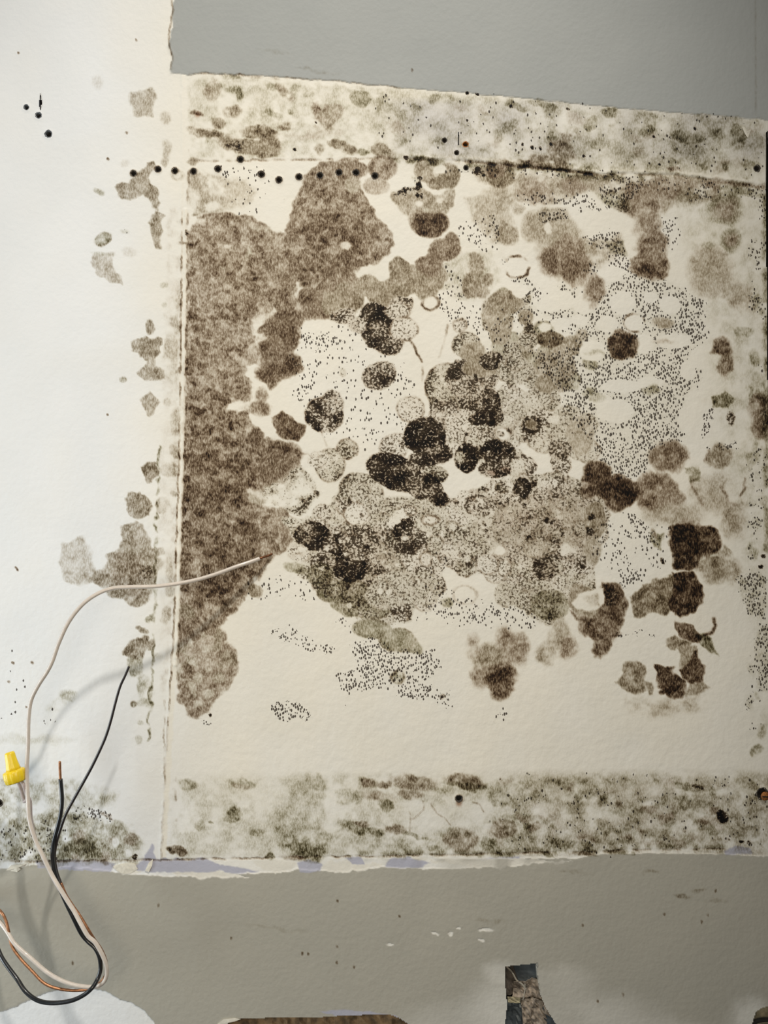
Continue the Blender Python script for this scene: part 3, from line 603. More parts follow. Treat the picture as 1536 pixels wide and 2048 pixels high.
poly('b', .8, 14, [(1500, 800), (1540, 790), (1560, 870), (1520, 880), (1505, 850)], rough=.3); disc('w', 1512, 815, 12, 8, .6, 6, warp=2)
poly('g', .9, 5, [(1372, 938), (1395, 934), (1396, 950), (1402, 962), (1380, 965)], rough=.4); line('b', .5, 3, [(1385, 960), (1395, 990), (1405, 1008)], 2)
disc('w', 1470, 985, 18, 26, .85, 7, warp=2); line('b', .7, 2, [(1488, 955), (1492, 972), (1482, 990)], 2, .5); line('b', .6, 3, [(1445, 975), (1460, 1000), (1475, 1008)], 2, .5)
disc('k', 1440, 918, 3, 3, .1, 2); line('b', .7, 3, [(1415, 900), (1416, 925)], 2)
# lower right
disc('b', 1372, 1045, 14, 8, .5, 6); poly('b', 1.9, 9, [(1345, 1054), (1380, 1044), (1398, 1052), (1436, 1058), (1440, 1085), (1432, 1112), (1405, 1122), (1384, 1140), (1352, 1138), (1350, 1112), (1338, 1085)], rough=.28); poly('g', .4, 9, [(1345, 1054), (1436, 1058), (1432, 1112), (1352, 1138)], add=True, rough=.5)
poly('m', .55, 18, [(1400, 1110), (1450, 1105), (1480, 1130), (1470, 1170), (1420, 1160), (1392, 1140)], rough=.6)
poly('m', 1.15, 6, [(1262, 1192), (1290, 1170), (1312, 1156), (1350, 1150), (1352, 1200), (1335, 1228), (1300, 1226), (1272, 1232)], rough=.25)
poly('b', 2.0, 6, [(1348, 1148), (1388, 1144), (1394, 1160), (1406, 1168), (1402, 1205), (1388, 1222), (1362, 1232), (1340, 1218), (1334, 1195), (1346, 1175)], rough=.2)
poly('b', 1.5, 6, [(1352, 1240), (1378, 1246), (1395, 1262), (1400, 1275), (1385, 1282), (1360, 1268)], rough=.3); disc('w', 1407, 1248, 22, 20, 1, 4); line('b', 1.3, 2.6, [(1428, 1238), (1430, 1252), (1424, 1266), (1410, 1270)], 1, .3)
poly('g', 1.3, 5, [(1385, 1262), (1420, 1272), (1432, 1308), (1415, 1300), (1395, 1280)], rough=.7); poly('m', .85, 6, [(1330, 1280), (1350, 1270), (1380, 1280), (1372, 1310), (1358, 1300), (1330, 1292)], rough=.3)
poly('m', .62, 6, [(1350, 1290), (1390, 1290), (1385, 1330), (1360, 1336), (1358, 1305)], rough=.3)
poly('b', 1.5, 5, [(1392, 1296), (1394, 1320), (1410, 1336), (1408, 1360), (1385, 1376), (1366, 1360), (1364, 1340), (1380, 1320)], rough=.15)
poly('b', 1.75, 5, [(1315, 1332), (1332, 1338), (1350, 1334), (1348, 1346), (1372, 1370), (1370, 1388), (1345, 1398), (1318, 1376)], rough=.15); disc('w', 1352, 1345, 12, 8, .55, 5, 40, warp=2)
poly('m', .72, 6, [(1370, 1382), (1408, 1362), (1424, 1376), (1400, 1392), (1372, 1396)], rough=.2)
poly('m', .92, 6, [(1252, 1322), (1275, 1320), (1292, 1334), (1292, 1378), (1275, 1388), (1250, 1376), (1234, 1366), (1250, 1350)], rough=.35); poly('m', .9, 5, [(1294, 1368), (1308, 1370), (1308, 1386), (1296, 1390)])
poly('m', .24, 24, [(1250, 1396), (1330, 1400), (1410, 1396), (1400, 1420), (1300, 1430), (1256, 1424)], rough=.8)
# the stain with a pale scab
poly('b', 1.15, 9, [(1142, 1222), (1180, 1230), (1206, 1200), (1208, 1168), (1240, 1172), (1256, 1200), (1252, 1230), (1240, 1262), (1222, 1280), (1218, 1305), (1205, 1316), (1190, 1306), (1186, 1284), (1166, 1262), (1160, 1240)], rough=.3)
poly('m', .85, 10, [(1130, 1200), (1150, 1220), (1190, 1232), (1200, 1180), (1150, 1170)], rough=.3); disc('k', 1218, 1190, 14, 20, .34, 9, -40, warp=2, add=True)
poly('w', 1.0, 4, [(1144, 1206), (1158, 1188), (1190, 1178), (1208, 1176), (1210, 1205), (1200, 1218), (1175, 1222), (1150, 1216)], warp=1); poly('m', .45, 8, [(1170, 1194), (1196, 1188), (1200, 1208), (1175, 1214)], rough=.4)
for a in [('m', 985, 1320, 34, 28, .95), ('b', 948, 1292, 10, 17, .8), ('b', 1012, 1278, 15, 22, .95), ('b', 1036, 1298, 20, 28, .95), ('b', 1018, 1318, 14, 14, .75), ('b', 962, 1352, 22, 20, .8), ('b', 1003, 1352, 27, 24, 1.7), ('b', 1004, 1380, 18, 18, 1.3), ('m', 1118, 1272, 20, 34, .85), ('b', 1138, 1292, 15, 20, .95), ('m', 1092, 1305, 17, 20, .8)]:
    disc(a[0], a[1], a[2], a[3], a[4], a[5] * (.62 if a[5] < 1.2 else .95), 17, warp=2, rough=.45)
poly('d', .28, 20, [(1180, 1060), (1240, 1040), (1350, 1060), (1346, 1120), (1250, 1160), (1190, 1120)], rough=.6); poly('g', 1.2, 6, [(1300, 1066), (1330, 1070), (1322, 1100), (1308, 1095)], rough=.7); poly('d', .9, 8, [(1244, 1020), (1290, 1040), (1322, 1080), (1318, 1098), (1268, 1060)])
poly('d', .7, 10, [(1235, 1140), (1280, 1136), (1285, 1160), (1240, 1175)], rough=.4); poly('d', .6, 5, [(1230, 1266), (1310, 1266), (1310, 1273), (1232, 1272)]); disc('k', 1236, 1268, 7, 5, .4, 4); disc('k', 1326, 1122, 3, 6, .8, 3, -30)
disc('m', 1456, 1100, 12, 3, .6, 3, 50); disc('m', 1310, 1068, 4, 10, .8, 4, -30)
# lower speck clouds
poly('d', .80, 16, [(705, 1290), (740, 1278), (800, 1300), (876, 1300), (880, 1330), (850, 1370), (900, 1390), (905, 1408), (870, 1400), (800, 1390), (760, 1370), (700, 1384), (680, 1360), (672, 1352), (715, 1325)], rough=.25)
poly('d', .85, 6, [(542, 1412), (580, 1400), (606, 1408), (622, 1424), (606, 1438), (560, 1438), (545, 1430)], rough=.2); poly('d', .6, 10, [(540, 1262), (590, 1252), (600, 1275), (650, 1282), (672, 1300), (660, 1312), (620, 1300), (560, 1276)], rough=.3)
disc('g', 796, 1355, 14, 14, 1.0, 5, ring=.5, rough=.4); disc('w', 800, 1346, 7, 5, .8, 3); disc('k', 886, 1394, 6, 4, .5, 3, -30)
poly('d', .42, 24, [(860, 1160), (940, 1200), (1060, 1220), (1080, 1260), (1000, 1250), (920, 1250), (870, 1230), (840, 1240), (860, 1190)]); poly('d', .3, 20, [(870, 1080), (900, 1150), (880, 1190), (850, 1180)]); disc('g', 893, 1205, 12, 9, .8, 6, rough=.4)
poly('d', .3, 14, [(668, 1240), (690, 1230), (720, 1245), (700, 1270)]); poly('d', .25, 10, [(980, 1420), (1020, 1420), (1010, 1446), (985, 1440)]); poly('d', .5, 4, [(405, 1440), (430, 1440), (430, 1452), (410, 1448)]); disc('k', 421, 1430, 2.5, 4, .7, 2); poly('d', .4, 8, [(680, 1405), (705, 1398), (700, 1412)])
poly('d', .22, 20, [(490, 1170), (560, 1150), (640, 1160), (630, 1200), (500, 1200)]); disc('m', 510, 1182, 14, 12, .9, 5, warp=2, rough=.4)

# --- upper band
UB = [(378, 155), (520, 156), (800, 180), (1200, 216), (1528, 240), (1528, 365), (1400, 348), (1200, 345), (940, 322), (800, 314), (500, 318), (380, 318)]
poly('g', .13, 10, UB, rough=1.2)
poly('q', .05, 40, [(760, 190), (1200, 220), (1528, 240), (1528, 350), (1200, 340), (900, 300), (760, 280)])
_m = sstep((PX - 720) / 140) * sstep((PY - 190) / 20) * sstep((350 - PY) / 50) * (0.24 + 0.18 * n60 + .08 * n25) * (1 - grey0)
F['lav'] = np.maximum(F['lav'], _m)
for k in range(95):
    r = random.Random(900 + k); x = r.uniform(400, 1500); y0 = 165 + (x - 400) * .072; y = r.uniform(y0, y0 + 120)
    disc(r.choice(['g', 'g', 'g', 'm']), x, y, r.uniform(7, 26), r.uniform(5, 13), r.uniform(.12, .42) * (1.15 if x > 1000 or x < 600 else .9), 7, r.uniform(-50, 50), warp=2, rough=.9)
for a in [('m', 425, 180, 18, 22, .5), ('g', 428, 170, 26, 8, .5), ('m', 466, 222, 17, 12, .8), ('b', 395, 229, 9, 4, 1.3), ('m', 400, 264, 22, 7, 1.1), ('m', 425, 266, 22, 7, 1.2), ('m', 440, 245, 14, 10, .8), ('m', 490, 292, 44, 14, .9), ('k', 480, 290, 24, 9, .42), ('m', 520, 300, 38, 16, .85), ('m', 505, 268, 22, 8, 1.0), ('m', 525, 262, 30, 9, 1.1), ('m', 570, 255, 14, 7, .8), ('m', 540, 290, 22, 20, .75),
          ('g', 480, 190, 8, 14, .8), ('g', 465, 155, 18, 5, .9), ('m', 655, 235, 20, 22, .62), ('b', 630, 218, 8, 14, .7), ('b', 640, 240, 14, 5, .6), ('m', 670, 225, 14, 14, .5), ('g', 720, 200, 20, 18, .75), ('g', 715, 190, 14, 8, .7), ('g', 770, 210, 16, 18, .4), ('g', 868, 200, 12, 10, .7), ('m', 668, 290, 16, 12, 1.0), ('m', 690, 296, 26, 12, .8), ('g', 724, 302, 13, 10, 1.3), ('m', 640, 300, 7, 8, .8),
          ('m', 770, 305, 26, 14, .7), ('g', 790, 312, 20, 10, .6), ('g', 600, 175, 18, 8, .6), ('g', 545, 175, 14, 10, .5), ('g', 582, 221, 7, 6, .9), ('g', 548, 228, 18, 7, .6), ('m', 575, 250, 10, 6, .6), ('g', 1035, 214, 22, 8, 1.5), ('g', 1085, 210, 30, 10, .9), ('g', 1218, 226, 14, 10, 1.5), ('g', 1180, 245, 14, 16, .9), ('g', 1150, 260, 26, 8, .4), ('m', 1122, 300, 26, 18, .75), ('m', 1100, 325, 40, 14, .85), ('m', 1040, 330, 40, 8, .9),
          ('b', 1068, 328, 12, 6, 1.0), ('g', 1295, 262, 16, 10, .9), ('g', 1370, 275, 34, 12, .9), ('g', 1430, 270, 20, 12, .6), ('g', 1475, 268, 18, 18, 1.0), ('g', 1346, 325, 12, 8, 1.0), ('b', 1346, 340, 14, 5, 1.0), ('g', 1452, 332, 8, 10, 1.1), ('g', 1410, 335, 10, 6, .6), ('g', 1503, 328, 18, 10, 1.0), ('g', 1240, 300, 70, 16, .35), ('g', 1490, 290, 24, 10, .5)]:
    disc(a[0], a[1], a[2], a[3], a[4], a[5], 6, 12 if a[3] > a[4] else 0, warp=2, rough=.5)
disc('w', 414, 252, 14, 3, .8, 3, 20); disc('w', 1103, 325, 6, 4, .9, 3); disc('w', 425, 262, 10, 2, .6, 2, 12)
for x, y, r in [(935, 187, 3), (953, 188, 2.5), (1044, 288, 2.5), (1064, 294, 3), (1082, 297, 3), (1101, 289, 3), (1167, 312, 2.5), (1307, 273, 2.5), (1390, 257, 2.5), (933, 241, 2), (589, 298, 2.5), (631, 245, 2), (1022, 212, 3), (1136, 218, 2.5), (1318, 330, 2)]:
    disc('k', x, y, r, r, 1.2, 2)
# below the ledge: brown colonies hanging from it
for a in [('b', 690, 335, 24, 16, .62, .1), ('b', 715, 340, 22, 15, .6, .15), ('m', 705, 370, 16, 16, .5, .2), ('b', 765, 335, 28, 24, .62, .1), ('b', 752, 372, 26, 18, .30, .1), ('m', 855, 340, 26, 26, .62, 0), ('m', 895, 352, 24, 26, .9, 0), ('m', 875, 368, 18, 12, 1.0, 0), ('m', 1000, 350, 30, 26, .85, .1), ('b', 990, 342, 22, 14, .9, 0), ('m', 1190, 360, 30, 14, .6, .1)]:
    disc(a[0], a[1], a[2], a[3], a[4], a[5], 5, warp=1, rough=.2, ring=a[6])
disc('w', 880, 338, 14, 10, 1, 4); disc('w', 800, 345, 8, 12, .9, 4); disc('w', 870, 345, 6, 8, .8, 3, warp=2)
line('g', 2.2, 4.5, [(820, 318), (850, 322), (888, 322)], 2, .3); disc('k', 812, 316, 6, 5, .7, 3)
poly('k', .55, 4, [(786, 384), (800, 378), (830, 374), (836, 362), (830, 352), (840, 354), (842, 370), (834, 382), (810, 386), (790, 390)], warp=2, rough=.9)
poly('q', .85, 8, [(782, 384), (830, 372), (828, 350), (845, 352), (842, 376), (812, 392)]); disc('k', 834, 391, 4, 4, 1.0, 2); disc('k', 843, 392, 2.5, 5, .9, 2); disc('k', 955, 343, 6, 9, .75, 3, warp=2); disc('k', 966, 350, 3, 3, .9, 2)
line('b', .35, 2.0, LEDGE, 1, 1.2); line('b', 1.2, 2.4, [p for p in LEDGE if p[0] > 930 and p[0] < 1200], 1, 1.0); line('g', .9, 7, [(x, y + 5) for x, y in LEDGE if x > 900], 2, 1.0); line('b', .9, 4, [(1440, 364), (1480, 370), (1528, 374)], 1, .3)
poly('g', .9, 10, [(1440, 372), (1528, 378), (1522, 396), (1470, 392)], rough=.5); poly('b', .45, 10, [(1300, 350), (1440, 362), (1430, 380), (1320, 372)], rough=.6); poly('b', .7, 8, [(1415, 356), (1442, 360), (1440, 378), (1418, 376)], rough=.4)
poly('d', .35, 20, [(880, 330), (1530, 372), (1530, 400), (1200, 360), (900, 345)])
poly('g', .12, 60, [(1340, 360), (1528, 380), (1528, 1300), (1440, 900), (1420, 600)], rough=.9)
# right margin of the board
for k in range(46):
    r = random.Random(70 + k); x = r.uniform(1500, 1532); y = r.uniform(380, 1560)
    disc(r.choice(['g', 'd', 'q']), x, y, r.uniform(4, 12), r.uniform(8, 30), r.uniform(.2, .65), 6, r.uniform(-20, 20), warp=2, rough=.8)
poly('q', .85, 10, [(1472, 1160), (1500, 1140), (1530, 1150), (1530, 1240), (1505, 1230), (1490, 1200)], rough=.4); poly('q', .8, 10, [(1515, 1250), (1540, 1250), (1540, 1380), (1520, 1380), (1508, 1300)], rough=.4)
disc('k', 1521, 1133, 4, 4, .8, 2); disc('k', 1526, 1113, 4, 4, .7, 2)
line('g', .8, 5, [(1530, 380), (1531, 700), (1534, 1100)], 1, .7)

# --- ridge cracks and seam dashes on the left
line('b', .75, 1.5, [(x - 8, y) for x, y in RIDGE if 400 < y < 1460], 1, .95); line('b', .22, 1.4, [(x - 8, y) for x, y in RIDGE if y > 1400], 1, .95); line('b', .45, 1.5, [(x + 3, y) for x, y in RIDGE if 160 < y < 1400], 1, 1.3)
line('g', .9, 2.0, [(318, 900), (316, 1000), (312, 1100), (306, 1250), (302, 1400), (298, 1480)], 2, 1.0); line('b', .25, 1.3, [(330, 1400), (328, 1480), (331, 1560), (330, 1660)], 1, 1.0); line('b', .4, 1.4, [(352, 1555), (353, 1640)], 1, 1.2)
poly('b', .05, 12, [(340, 420), (368, 420), (366, 900), (350, 1300), (325, 1400), (320, 1200), (322, 900)], add=True, rough=1.5)
for q in [[(x - 7.5, y) for x, y in RIDGE if y > 400] + [(x + 2, y) for x, y in RIDGE if y > 400][::-1]]:
    poly('w', .9, 2.5, q, warp=1); field_poly('cream', 1.0, 3, q, 1)
poly('w', .45, 6, [(322, 880), (336, 600), (348, 420), (356, 420), (352, 700), (346, 1000), (330, 1350), (312, 1350)], warp=1)
line('b', .55, 2.5, [(360, 487), (390, 490)], 1, .3); disc('k', 375, 465, 4, 6, .4, 3)

# --- lower band
LB = [(345, 1560), (520, 1560), (700, 1548), (1000, 1556), (1200, 1548), (1528, 1548), (1528, 1700), (1100, 1702), (900, 1708), (345, 1716)]
poly('g', .12, 20, LB, rough=1.4)
poly('g', .36, 40, [(1000, 1556), (1528, 1550), (1528, 1690), (1000, 1700)], rough=.9); poly('q', .10, 40, [(1000, 1560), (1528, 1560), (1528, 1690), (1000, 1700)], rough=.9)
for a in [('g', 596, 1640, 54, 66, .40, 24), ('g', 625, 1580, 30, 30, .6, 14), ('g', 610, 1700, 42, 20, 1.7, 16), ('g', 605, 1690, 50, 26, .9, 14), ('m', 585, 1718, 26, 6, .8, 5), ('g', 690, 1590, 20, 18, .5, 10), ('g', 735, 1568, 24, 14, 1.0, 8), ('m', 738, 1564, 18, 10, 1.1, 6), ('m', 772, 1567, 14, 7, 1.6, 5), ('g', 715, 1592, 12, 16, .8, 6), ('m', 755, 1590, 30, 10, .7, 8), ('g', 772, 1610, 16, 12, 1.5, 7),
          ('m', 830, 1566, 46, 14, .75, 8), ('m', 820, 1588, 24, 8, .8, 6), ('m', 930, 1565, 36, 14, .95, 7), ('g', 930, 1574, 40, 7, 1.3, 5), ('g', 880, 1580, 20, 8, .5, 6), ('g', 700, 1650, 30, 10, .8, 8), ('m', 725, 1648, 16, 6, 1.1, 5), ('g', 740, 1664, 30, 9, 1.5, 6), ('m', 790, 1660, 24, 8, .7, 6), ('g', 830, 1670, 24, 5, 1.1, 4), ('g', 650, 1670, 22, 10, .7, 6), ('g', 760, 1690, 110, 18, .42, 12),
          ('m', 920, 1680, 34, 24, .72, 8), ('g', 905, 1665, 44, 10, .8, 6), ('g', 820, 1700, 50, 8, .5, 6), ('g', 868, 1694, 12, 6, 1.0, 5), ('m', 1005, 1660, 26, 18, .85, 8), ('g', 985, 1690, 24, 14, 1.4, 8), ('g', 1010, 1700, 30, 10, 1.0, 6), ('g', 1000, 1600, 30, 16, .6, 8), ('g', 1020, 1656, 12, 26, .8, 8),
          ('g', 380, 1568, 20, 12, .8, 8), ('g', 486, 1566, 24, 10, .85, 8), ('m', 484, 1572, 16, 6, .5, 5), ('g', 466, 1624, 16, 12, 1.5, 6), ('g', 460, 1635, 12, 10, .8, 5), ('g', 404, 1652, 12, 12, .7, 5), ('m', 352, 1700, 18, 10, 1.1, 5), ('g', 425, 1643, 4, 3, 1.5, 2), ('g', 512, 1662, 12, 8, .6, 5), ('g', 540, 1640, 30, 16, .25, 10),
          ('g', 538, 1712, 8, 9, 1.3, 4), ('g', 1160, 1570, 40, 16, .9, 12), ('g', 1120, 1565, 20, 6, 1.2, 5), ('g', 1170, 1590, 20, 10, 1.2, 8), ('g', 1210, 1592, 12, 6, 1.4, 5), ('m', 1070, 1655, 12, 9, .8, 5), ('m', 1095, 1635, 16, 6, .7, 5), ('g', 1120, 1690, 24, 14, 1.3, 8), ('g', 1150, 1686, 20, 10, 1.0, 6), ('g', 1170, 1688, 14, 10, 1.0, 5),
          ('g', 1375, 1572, 32, 8, 2.0, 7), ('k', 1392, 1572, 16, 6, .4, 5), ('g', 1425, 1580, 8, 10, 1.5, 5), ('g', 1400, 1612, 50, 16, 1.0, 12), ('g', 1330, 1612, 26, 12, .9, 8), ('m', 1425, 1618, 16, 8, 1.2, 6), ('k', 1445, 1634, 11, 13, .8, 6), ('g', 1240, 1660, 20, 8, .8, 6), ('g', 1430, 1662, 22, 7, 1.5, 5), ('g', 1270, 1630, 24, 8, .7, 6), ('g', 1230, 1680, 24, 6, 1.0, 5),
          ('g', 1030, 1590, 20, 22, .6, 8), ('k', 1056, 1574, 3, 3, .5, 2), ('m', 1165, 1705, 26, 4, 1.0, 4), ('g', 1098, 1708, 10, 5, 1.5, 3), ('g', 1255, 1706, 14, 5, 1.4, 3), ('k', 1455, 1680, 5, 4, .9, 3), ('k', 1481, 1682, 5, 4, .9, 3), ('k', 1496, 1682, 6, 5, .7, 3), ('k', 1373, 1664, 4, 3, .8, 2), ('k', 1002, 1564, 2, 4, .8, 2)]:
    disc(a[0], a[1], a[2], a[3], a[4], a[5], a[6], 8 if a[3] > 1.6 * a[4] else 0, warp=2, rough=.55)
for k in range(120):
    r = random.Random(3000 + k); x = r.uniform(990, 1520); y = r.uniform(1562, 1696)
    disc(r.choice(['g', 'g', 'g', 'w', 'w', 'm']), x, y, r.uniform(6, 22), r.uniform(4, 11), r.uniform(.3, .8), 6, r.uniform(-30, 60), warp=2, rough=.6)
for x, y, rx, ry in [(870, 1640, 50, 22), (960, 1620, 30, 20), (1085, 1620, 40, 16), (1250, 1590, 30, 14), (1435, 1604, 12, 5), (1300, 1580, 30, 14), (905, 1620, 90, 14), (660, 1615, 16, 30), (1440, 1690, 34, 8), (540, 1590, 40, 30), (1230, 1640, 30, 10)]:
    disc('w', x, y, rx, ry, .85, 12, 0, warp=2)
for pts in [[(847, 1604), (846, 1620), (834, 1634), (821, 1640), (820, 1666)], [(862, 1610), (872, 1624), (890, 1638), (900, 1650)], [(818, 1624), (821, 1640)], [(945, 1605), (960, 1608), (968, 1624)]]:
    line('b', .30, 1.3, pts, 1, .3)
line('b', .5, 1.6, LOWL, 1, .9); line('g', .7, 5, [(x, y - 4) for x, y in LOWL if x > 500], 2, .9)
poly('g', .5, 12, [(20, 1716), (130, 1716), (260, 1716), (250, 1728), (60, 1730)], rough=.8)
_fm = sstep((PY - 1535) / 40) * sstep((1716 - PY) / 8) * sstep((PX - 350) / 60)
F['g'] += _fm * (.10 + .16 * sstep((PX - 960) / 120)) * (1 + .8 * n60 + .6 * n25) * (1 - grey0)
F['b'] += _fm * .08 * sstep((PX - 980) / 150) * (1 + n25 + n12) * (1 - grey0)
_fm = sstep((PY - 150) / 40) * sstep((350 - PY) / 20) * sstep((PX - 640) / 300) * (1 - grey0)
F['g'] += _fm * (.10 + .16 * sstep((PX - 1000) / 400)) * (1 + .8 * n60 + .6 * n25)
F['g'][box(345, 1530, 1640, 1716, 0)] *= .80
# small marks on the grey paint
for x, y in [(675, 1801), (605, 1907), (616, 1908), (674, 1925), (708, 1933), (674, 1892), (463, 1876), (1164, 1850), (1328, 1828), (1416, 1829), (1402, 1844), (1246, 1988), (1195, 2000), (318, 1809), (825, 141), (146, 1926), (798, 1832), (1365, 1792), (1432, 1780)]:
    disc('b', x, y, 1.8, 3, .8, 2)
for x, y, rx, a in [(640, 143, 34, .13), (550, 105, 30, .08), (1365, 1790, 14, .4), (1400, 1782, 12, .3), (1150, 1744, 30, .16), (1300, 1745, 14, .2), (1430, 1800, 20, .15), (975, 1840, 30, .12), (560, 1858, 60, .06)]:
    disc('m', x, y, rx, 3.5, a, 4, 6, warp=2, rough=.5)
line('b', .5, 1.6, [(343, 0), (345, 20), (341, 50), (338, 80), (340, 100), (345, 115), (343, 140)], 1, .4); line('b', .22, 1.5, UPPER[8:14], 1, .5); line('b', .14, 2.0, [(380, 147), (470, 150), (560, 160)], 1, .5)
line('b', .10, 1.8, [(1510, 0), (1511, 230)], 0, .3)
# ageing rings around the old damp line
for x, y in [(395, 229), (918, 1607)]:
    sl = box(x - 9, y - 9, x + 9, y + 9, 4); r = np.sqrt(((PX[sl] - x) / 8) ** 2 + ((PY[sl] - y) / 8) ** 2); F['rust'][sl] = np.maximum(F['rust'][sl], sstep(1.2 - r) * .75)

_rc = random.Random(77)
for _ in range(230):
    _x, _y = _rc.uniform(640, 1210), _rc.uniform(960, 1230)
    disc(_rc.choice(['w', 'w', 'k', 'L']), _x, _y, _rc.uniform(3, 8), _rc.uniform(3, 7), _rc.uniform(.35, .75), 4, _rc.uniform(0, 180)) if inside(_x, _y, CA) or inside(_x, _y, CB) else None
for _ in range(60):
    _x, _y = _rc.uniform(870, 1190), _rc.uniform(740, 960)
    disc(_rc.choice(['w', 'k', 'L']), _x, _y, _rc.uniform(3, 8), _rc.uniform(3, 7), _rc.uniform(.3, .6), 4, _rc.uniform(0, 180)) if inside(_x, _y, CC) else None
# colonies in the middle: mosaic of lighter and darker cells
_sl = box(560, 560, 1240, 1330, 2)
_d1, _gap, _val = cells(30, 51)
_f = (0.80 + 0.22 * sstep(_gap / 5) + 0.42 * (_val - .5))[_sl]
for k in 'lg': F[k][_sl] *= _f
F['b'][_sl] *= 1 + .5 * (_f - 1)
F['b'][_sl] += (.55 * np.exp(-(_gap / 2.2) ** 2))[_sl] * np.clip((F['l'][_sl] - .15) * 3, 0, 1) * np.clip(.5 + n25[_sl], 0, 1)
fray = 1 + .22 * n6 + .16 * n12 + .10 * n4
F['b'] *= fray; F['g'] *= fray * (1 + .2 * n25); F['l'] *= 1.12 * (1 + .20 * n12 + .26 * n25)
for k in 'bgld': F[k] = np.clip(F[k], 0, 3.2)
F['d'] = np.clip(F['d'], 0, 1)

# ================================================================ openings in the wall
VOID = 'none'
hole = np.zeros((Hn - 1, W - 1), bool)
cxp = (PX[:-1, :-1] + 1); cyp = (PY[:-1, :-1] + 1)
def cut_poly(pts):
    ins = np.zeros(cxp.shape, bool)
    for i in range(len(pts)):
        ax, ay = pts[i]; bx, by = pts[(i + 1) % len(pts)]
        if ay != by: ins ^= ((ay > cyp) != (by > cyp)) & (cxp < (bx - ax) * (cyp - ay) / (by - ay) + ax)
    hole[ins] = True
def cut_disc(x, y, rx, ry):
    hole[((cxp - x) / rx) ** 2 + ((cyp - y) / ry) ** 2 < 1] = True
BOXCUT = [(428, 2060), (440, 2048), (456, 2042), (470, 2037), (500, 2036), (560, 2034), (620, 2035), (660, 2032), (690, 2030), (760, 2028), (778, 2027), (800, 2036), (818, 2048), (832, 2064), (850, 2100), (850, 2158), (410, 2158), (410, 2090)]
SLOT = [(1009, 1932), (1020, 1931), (1060, 1927), (1077, 1924), (1074, 1940), (1076, 1960), (1081, 1990), (1090, 2012), (1102, 2032), (1112, 2048), (1136, 2100), (1140, 2158), (1002, 2158), (1006, 2090), (1010, 2048), (1014, 2010), (1011, 1975)]
NOTCH = [(1502, 2056), (1506, 2040), (1512, 2022), (1526, 2014), (1545, 2008), (1600, 2004), (1600, 2120), (1502, 2120)]
GAP = [(1531, 268), (1535, 262), (1538, 300), (1538, 400), (1538, 760), (1539, 1000), (1538, 1000), (1535, 760), (1532, 420)]
for q in (BOXCUT, SLOT, NOTCH, GAP): cut_poly(q)
ROW = [(267, 347), (316, 339), (350, 342), (387, 343), (436, 338), (481, 319), (523, 349), (558, 360), (598, 354), (640, 351), (678, 345), (712, 345), (750, 352)]
HOLES = [(x, y, 5.6, 'ROW') for x, y in ROW] + [(53, 215, 5.0, 'L'), (77, 231, 5.6, 'L'), (97, 268, 6.6, 'L'), (889, 281, 4.6, 'C'), (931, 289, 5.4, 'C'), (913, 306, 4.2, 'C'), (932, 336, 4.6, 'C'), (918, 1597, 6.5, 'B'), (1514, 337, 6.0, 'R'), (-2, 1606, 7.0, 'E'), (1524, 1587, 11, 'S')]
for x, y, r, k in HOLES: cut_disc(x, y, r, r)
SLITS = [[(80, 186), (82, 192), (84, 206), (81, 220), (79, 214), (79, 200)], [(917, 263), (919, 275), (919, 289), (916, 290), (915, 278)]]
for q in SLITS: cut_poly(q)
for x, y, r, k in HOLES:
    sl = box(x - r, y - r, x + r, y + r, 8)
    rr = np.sqrt((PX[sl] - x) ** 2 + (PY[sl] - y) ** 2)
    h[sl] += 0.9 * np.exp(-((rr - r - 2) / 2.2) ** 2)
    if k in ('ROW', 'B'):
        F['b'][sl] += .8 * np.exp(-((rr - r) / 1.8) ** 2)
h += 0.12 * n12 * (1 - sstep(grey0)) * sstep((PX - 380) / 200) + 0.5 * n60
h += 0.10 * n12 * sstep((PY - 1290) / 200) * (1 - grey0)

# ================================================================ build the wall meshes from the fields
VX3 = ((PX - 768) * S).astype(np.float32); VZ3 = ((1024 - PY) * S).astype(np.float32); VY3 = (-h * S).astype(np.float32)
growth = np.stack([F['b'], F['g'], F['l'], F['d']], -1).reshape(-1, 4)
paint = np.stack([np.clip(F['grey'], 0, 1), np.clip(F['cream'], 0, 1.2), np.clip(F['lav'], 0, 1), np.clip(F['rust'], 0, 1)], -1).reshape(-1, 4)
coords = np.stack([VX3, VY3, VZ3], -1).reshape(-1, 3)
idx = np.arange(Hn * W).reshape(Hn, W)
quad = np.stack([idx[:-1, :-1], idx[1:, :-1], idx[1:, 1:], idx[:-1, 1:]], -1)

def grid_mesh(name, mask, parent=None):
    q = quad[mask]
    if len(q) == 0: return None
    used, inv = np.unique(q, return_inverse=True)
    inv = inv.reshape(-1)
    me = bpy.data.meshes.new(name)
    me.vertices.add(len(used)); me.vertices.foreach_set('co', coords[used].reshape(-1))
    me.loops.add(len(inv)); me.loops.foreach_set('vertex_index', inv.astype(np.int32))
    me.polygons.add(len(q)); me.polygons.foreach_set('loop_start', np.arange(0, len(inv), 4, dtype=np.int32))
    me.polygons.foreach_set('loop_total', np.full(len(q), 4, np.int32))
    me.polygons.foreach_set('use_smooth', np.ones(len(q), bool))
    for nm, arr in (('growth', growth), ('paint', paint)):
        a = me.color_attributes.new(nm, 'FLOAT_COLOR', 'POINT')
        a.data.foreach_set('color', arr[used].astype(np.float32).reshape(-1))
    me.update(); me.validate()
    me.materials.append(WALL)
    o = bpy.data.objects.new(name, me); C.objects.link(o)
    if parent: o.parent = parent
    return o

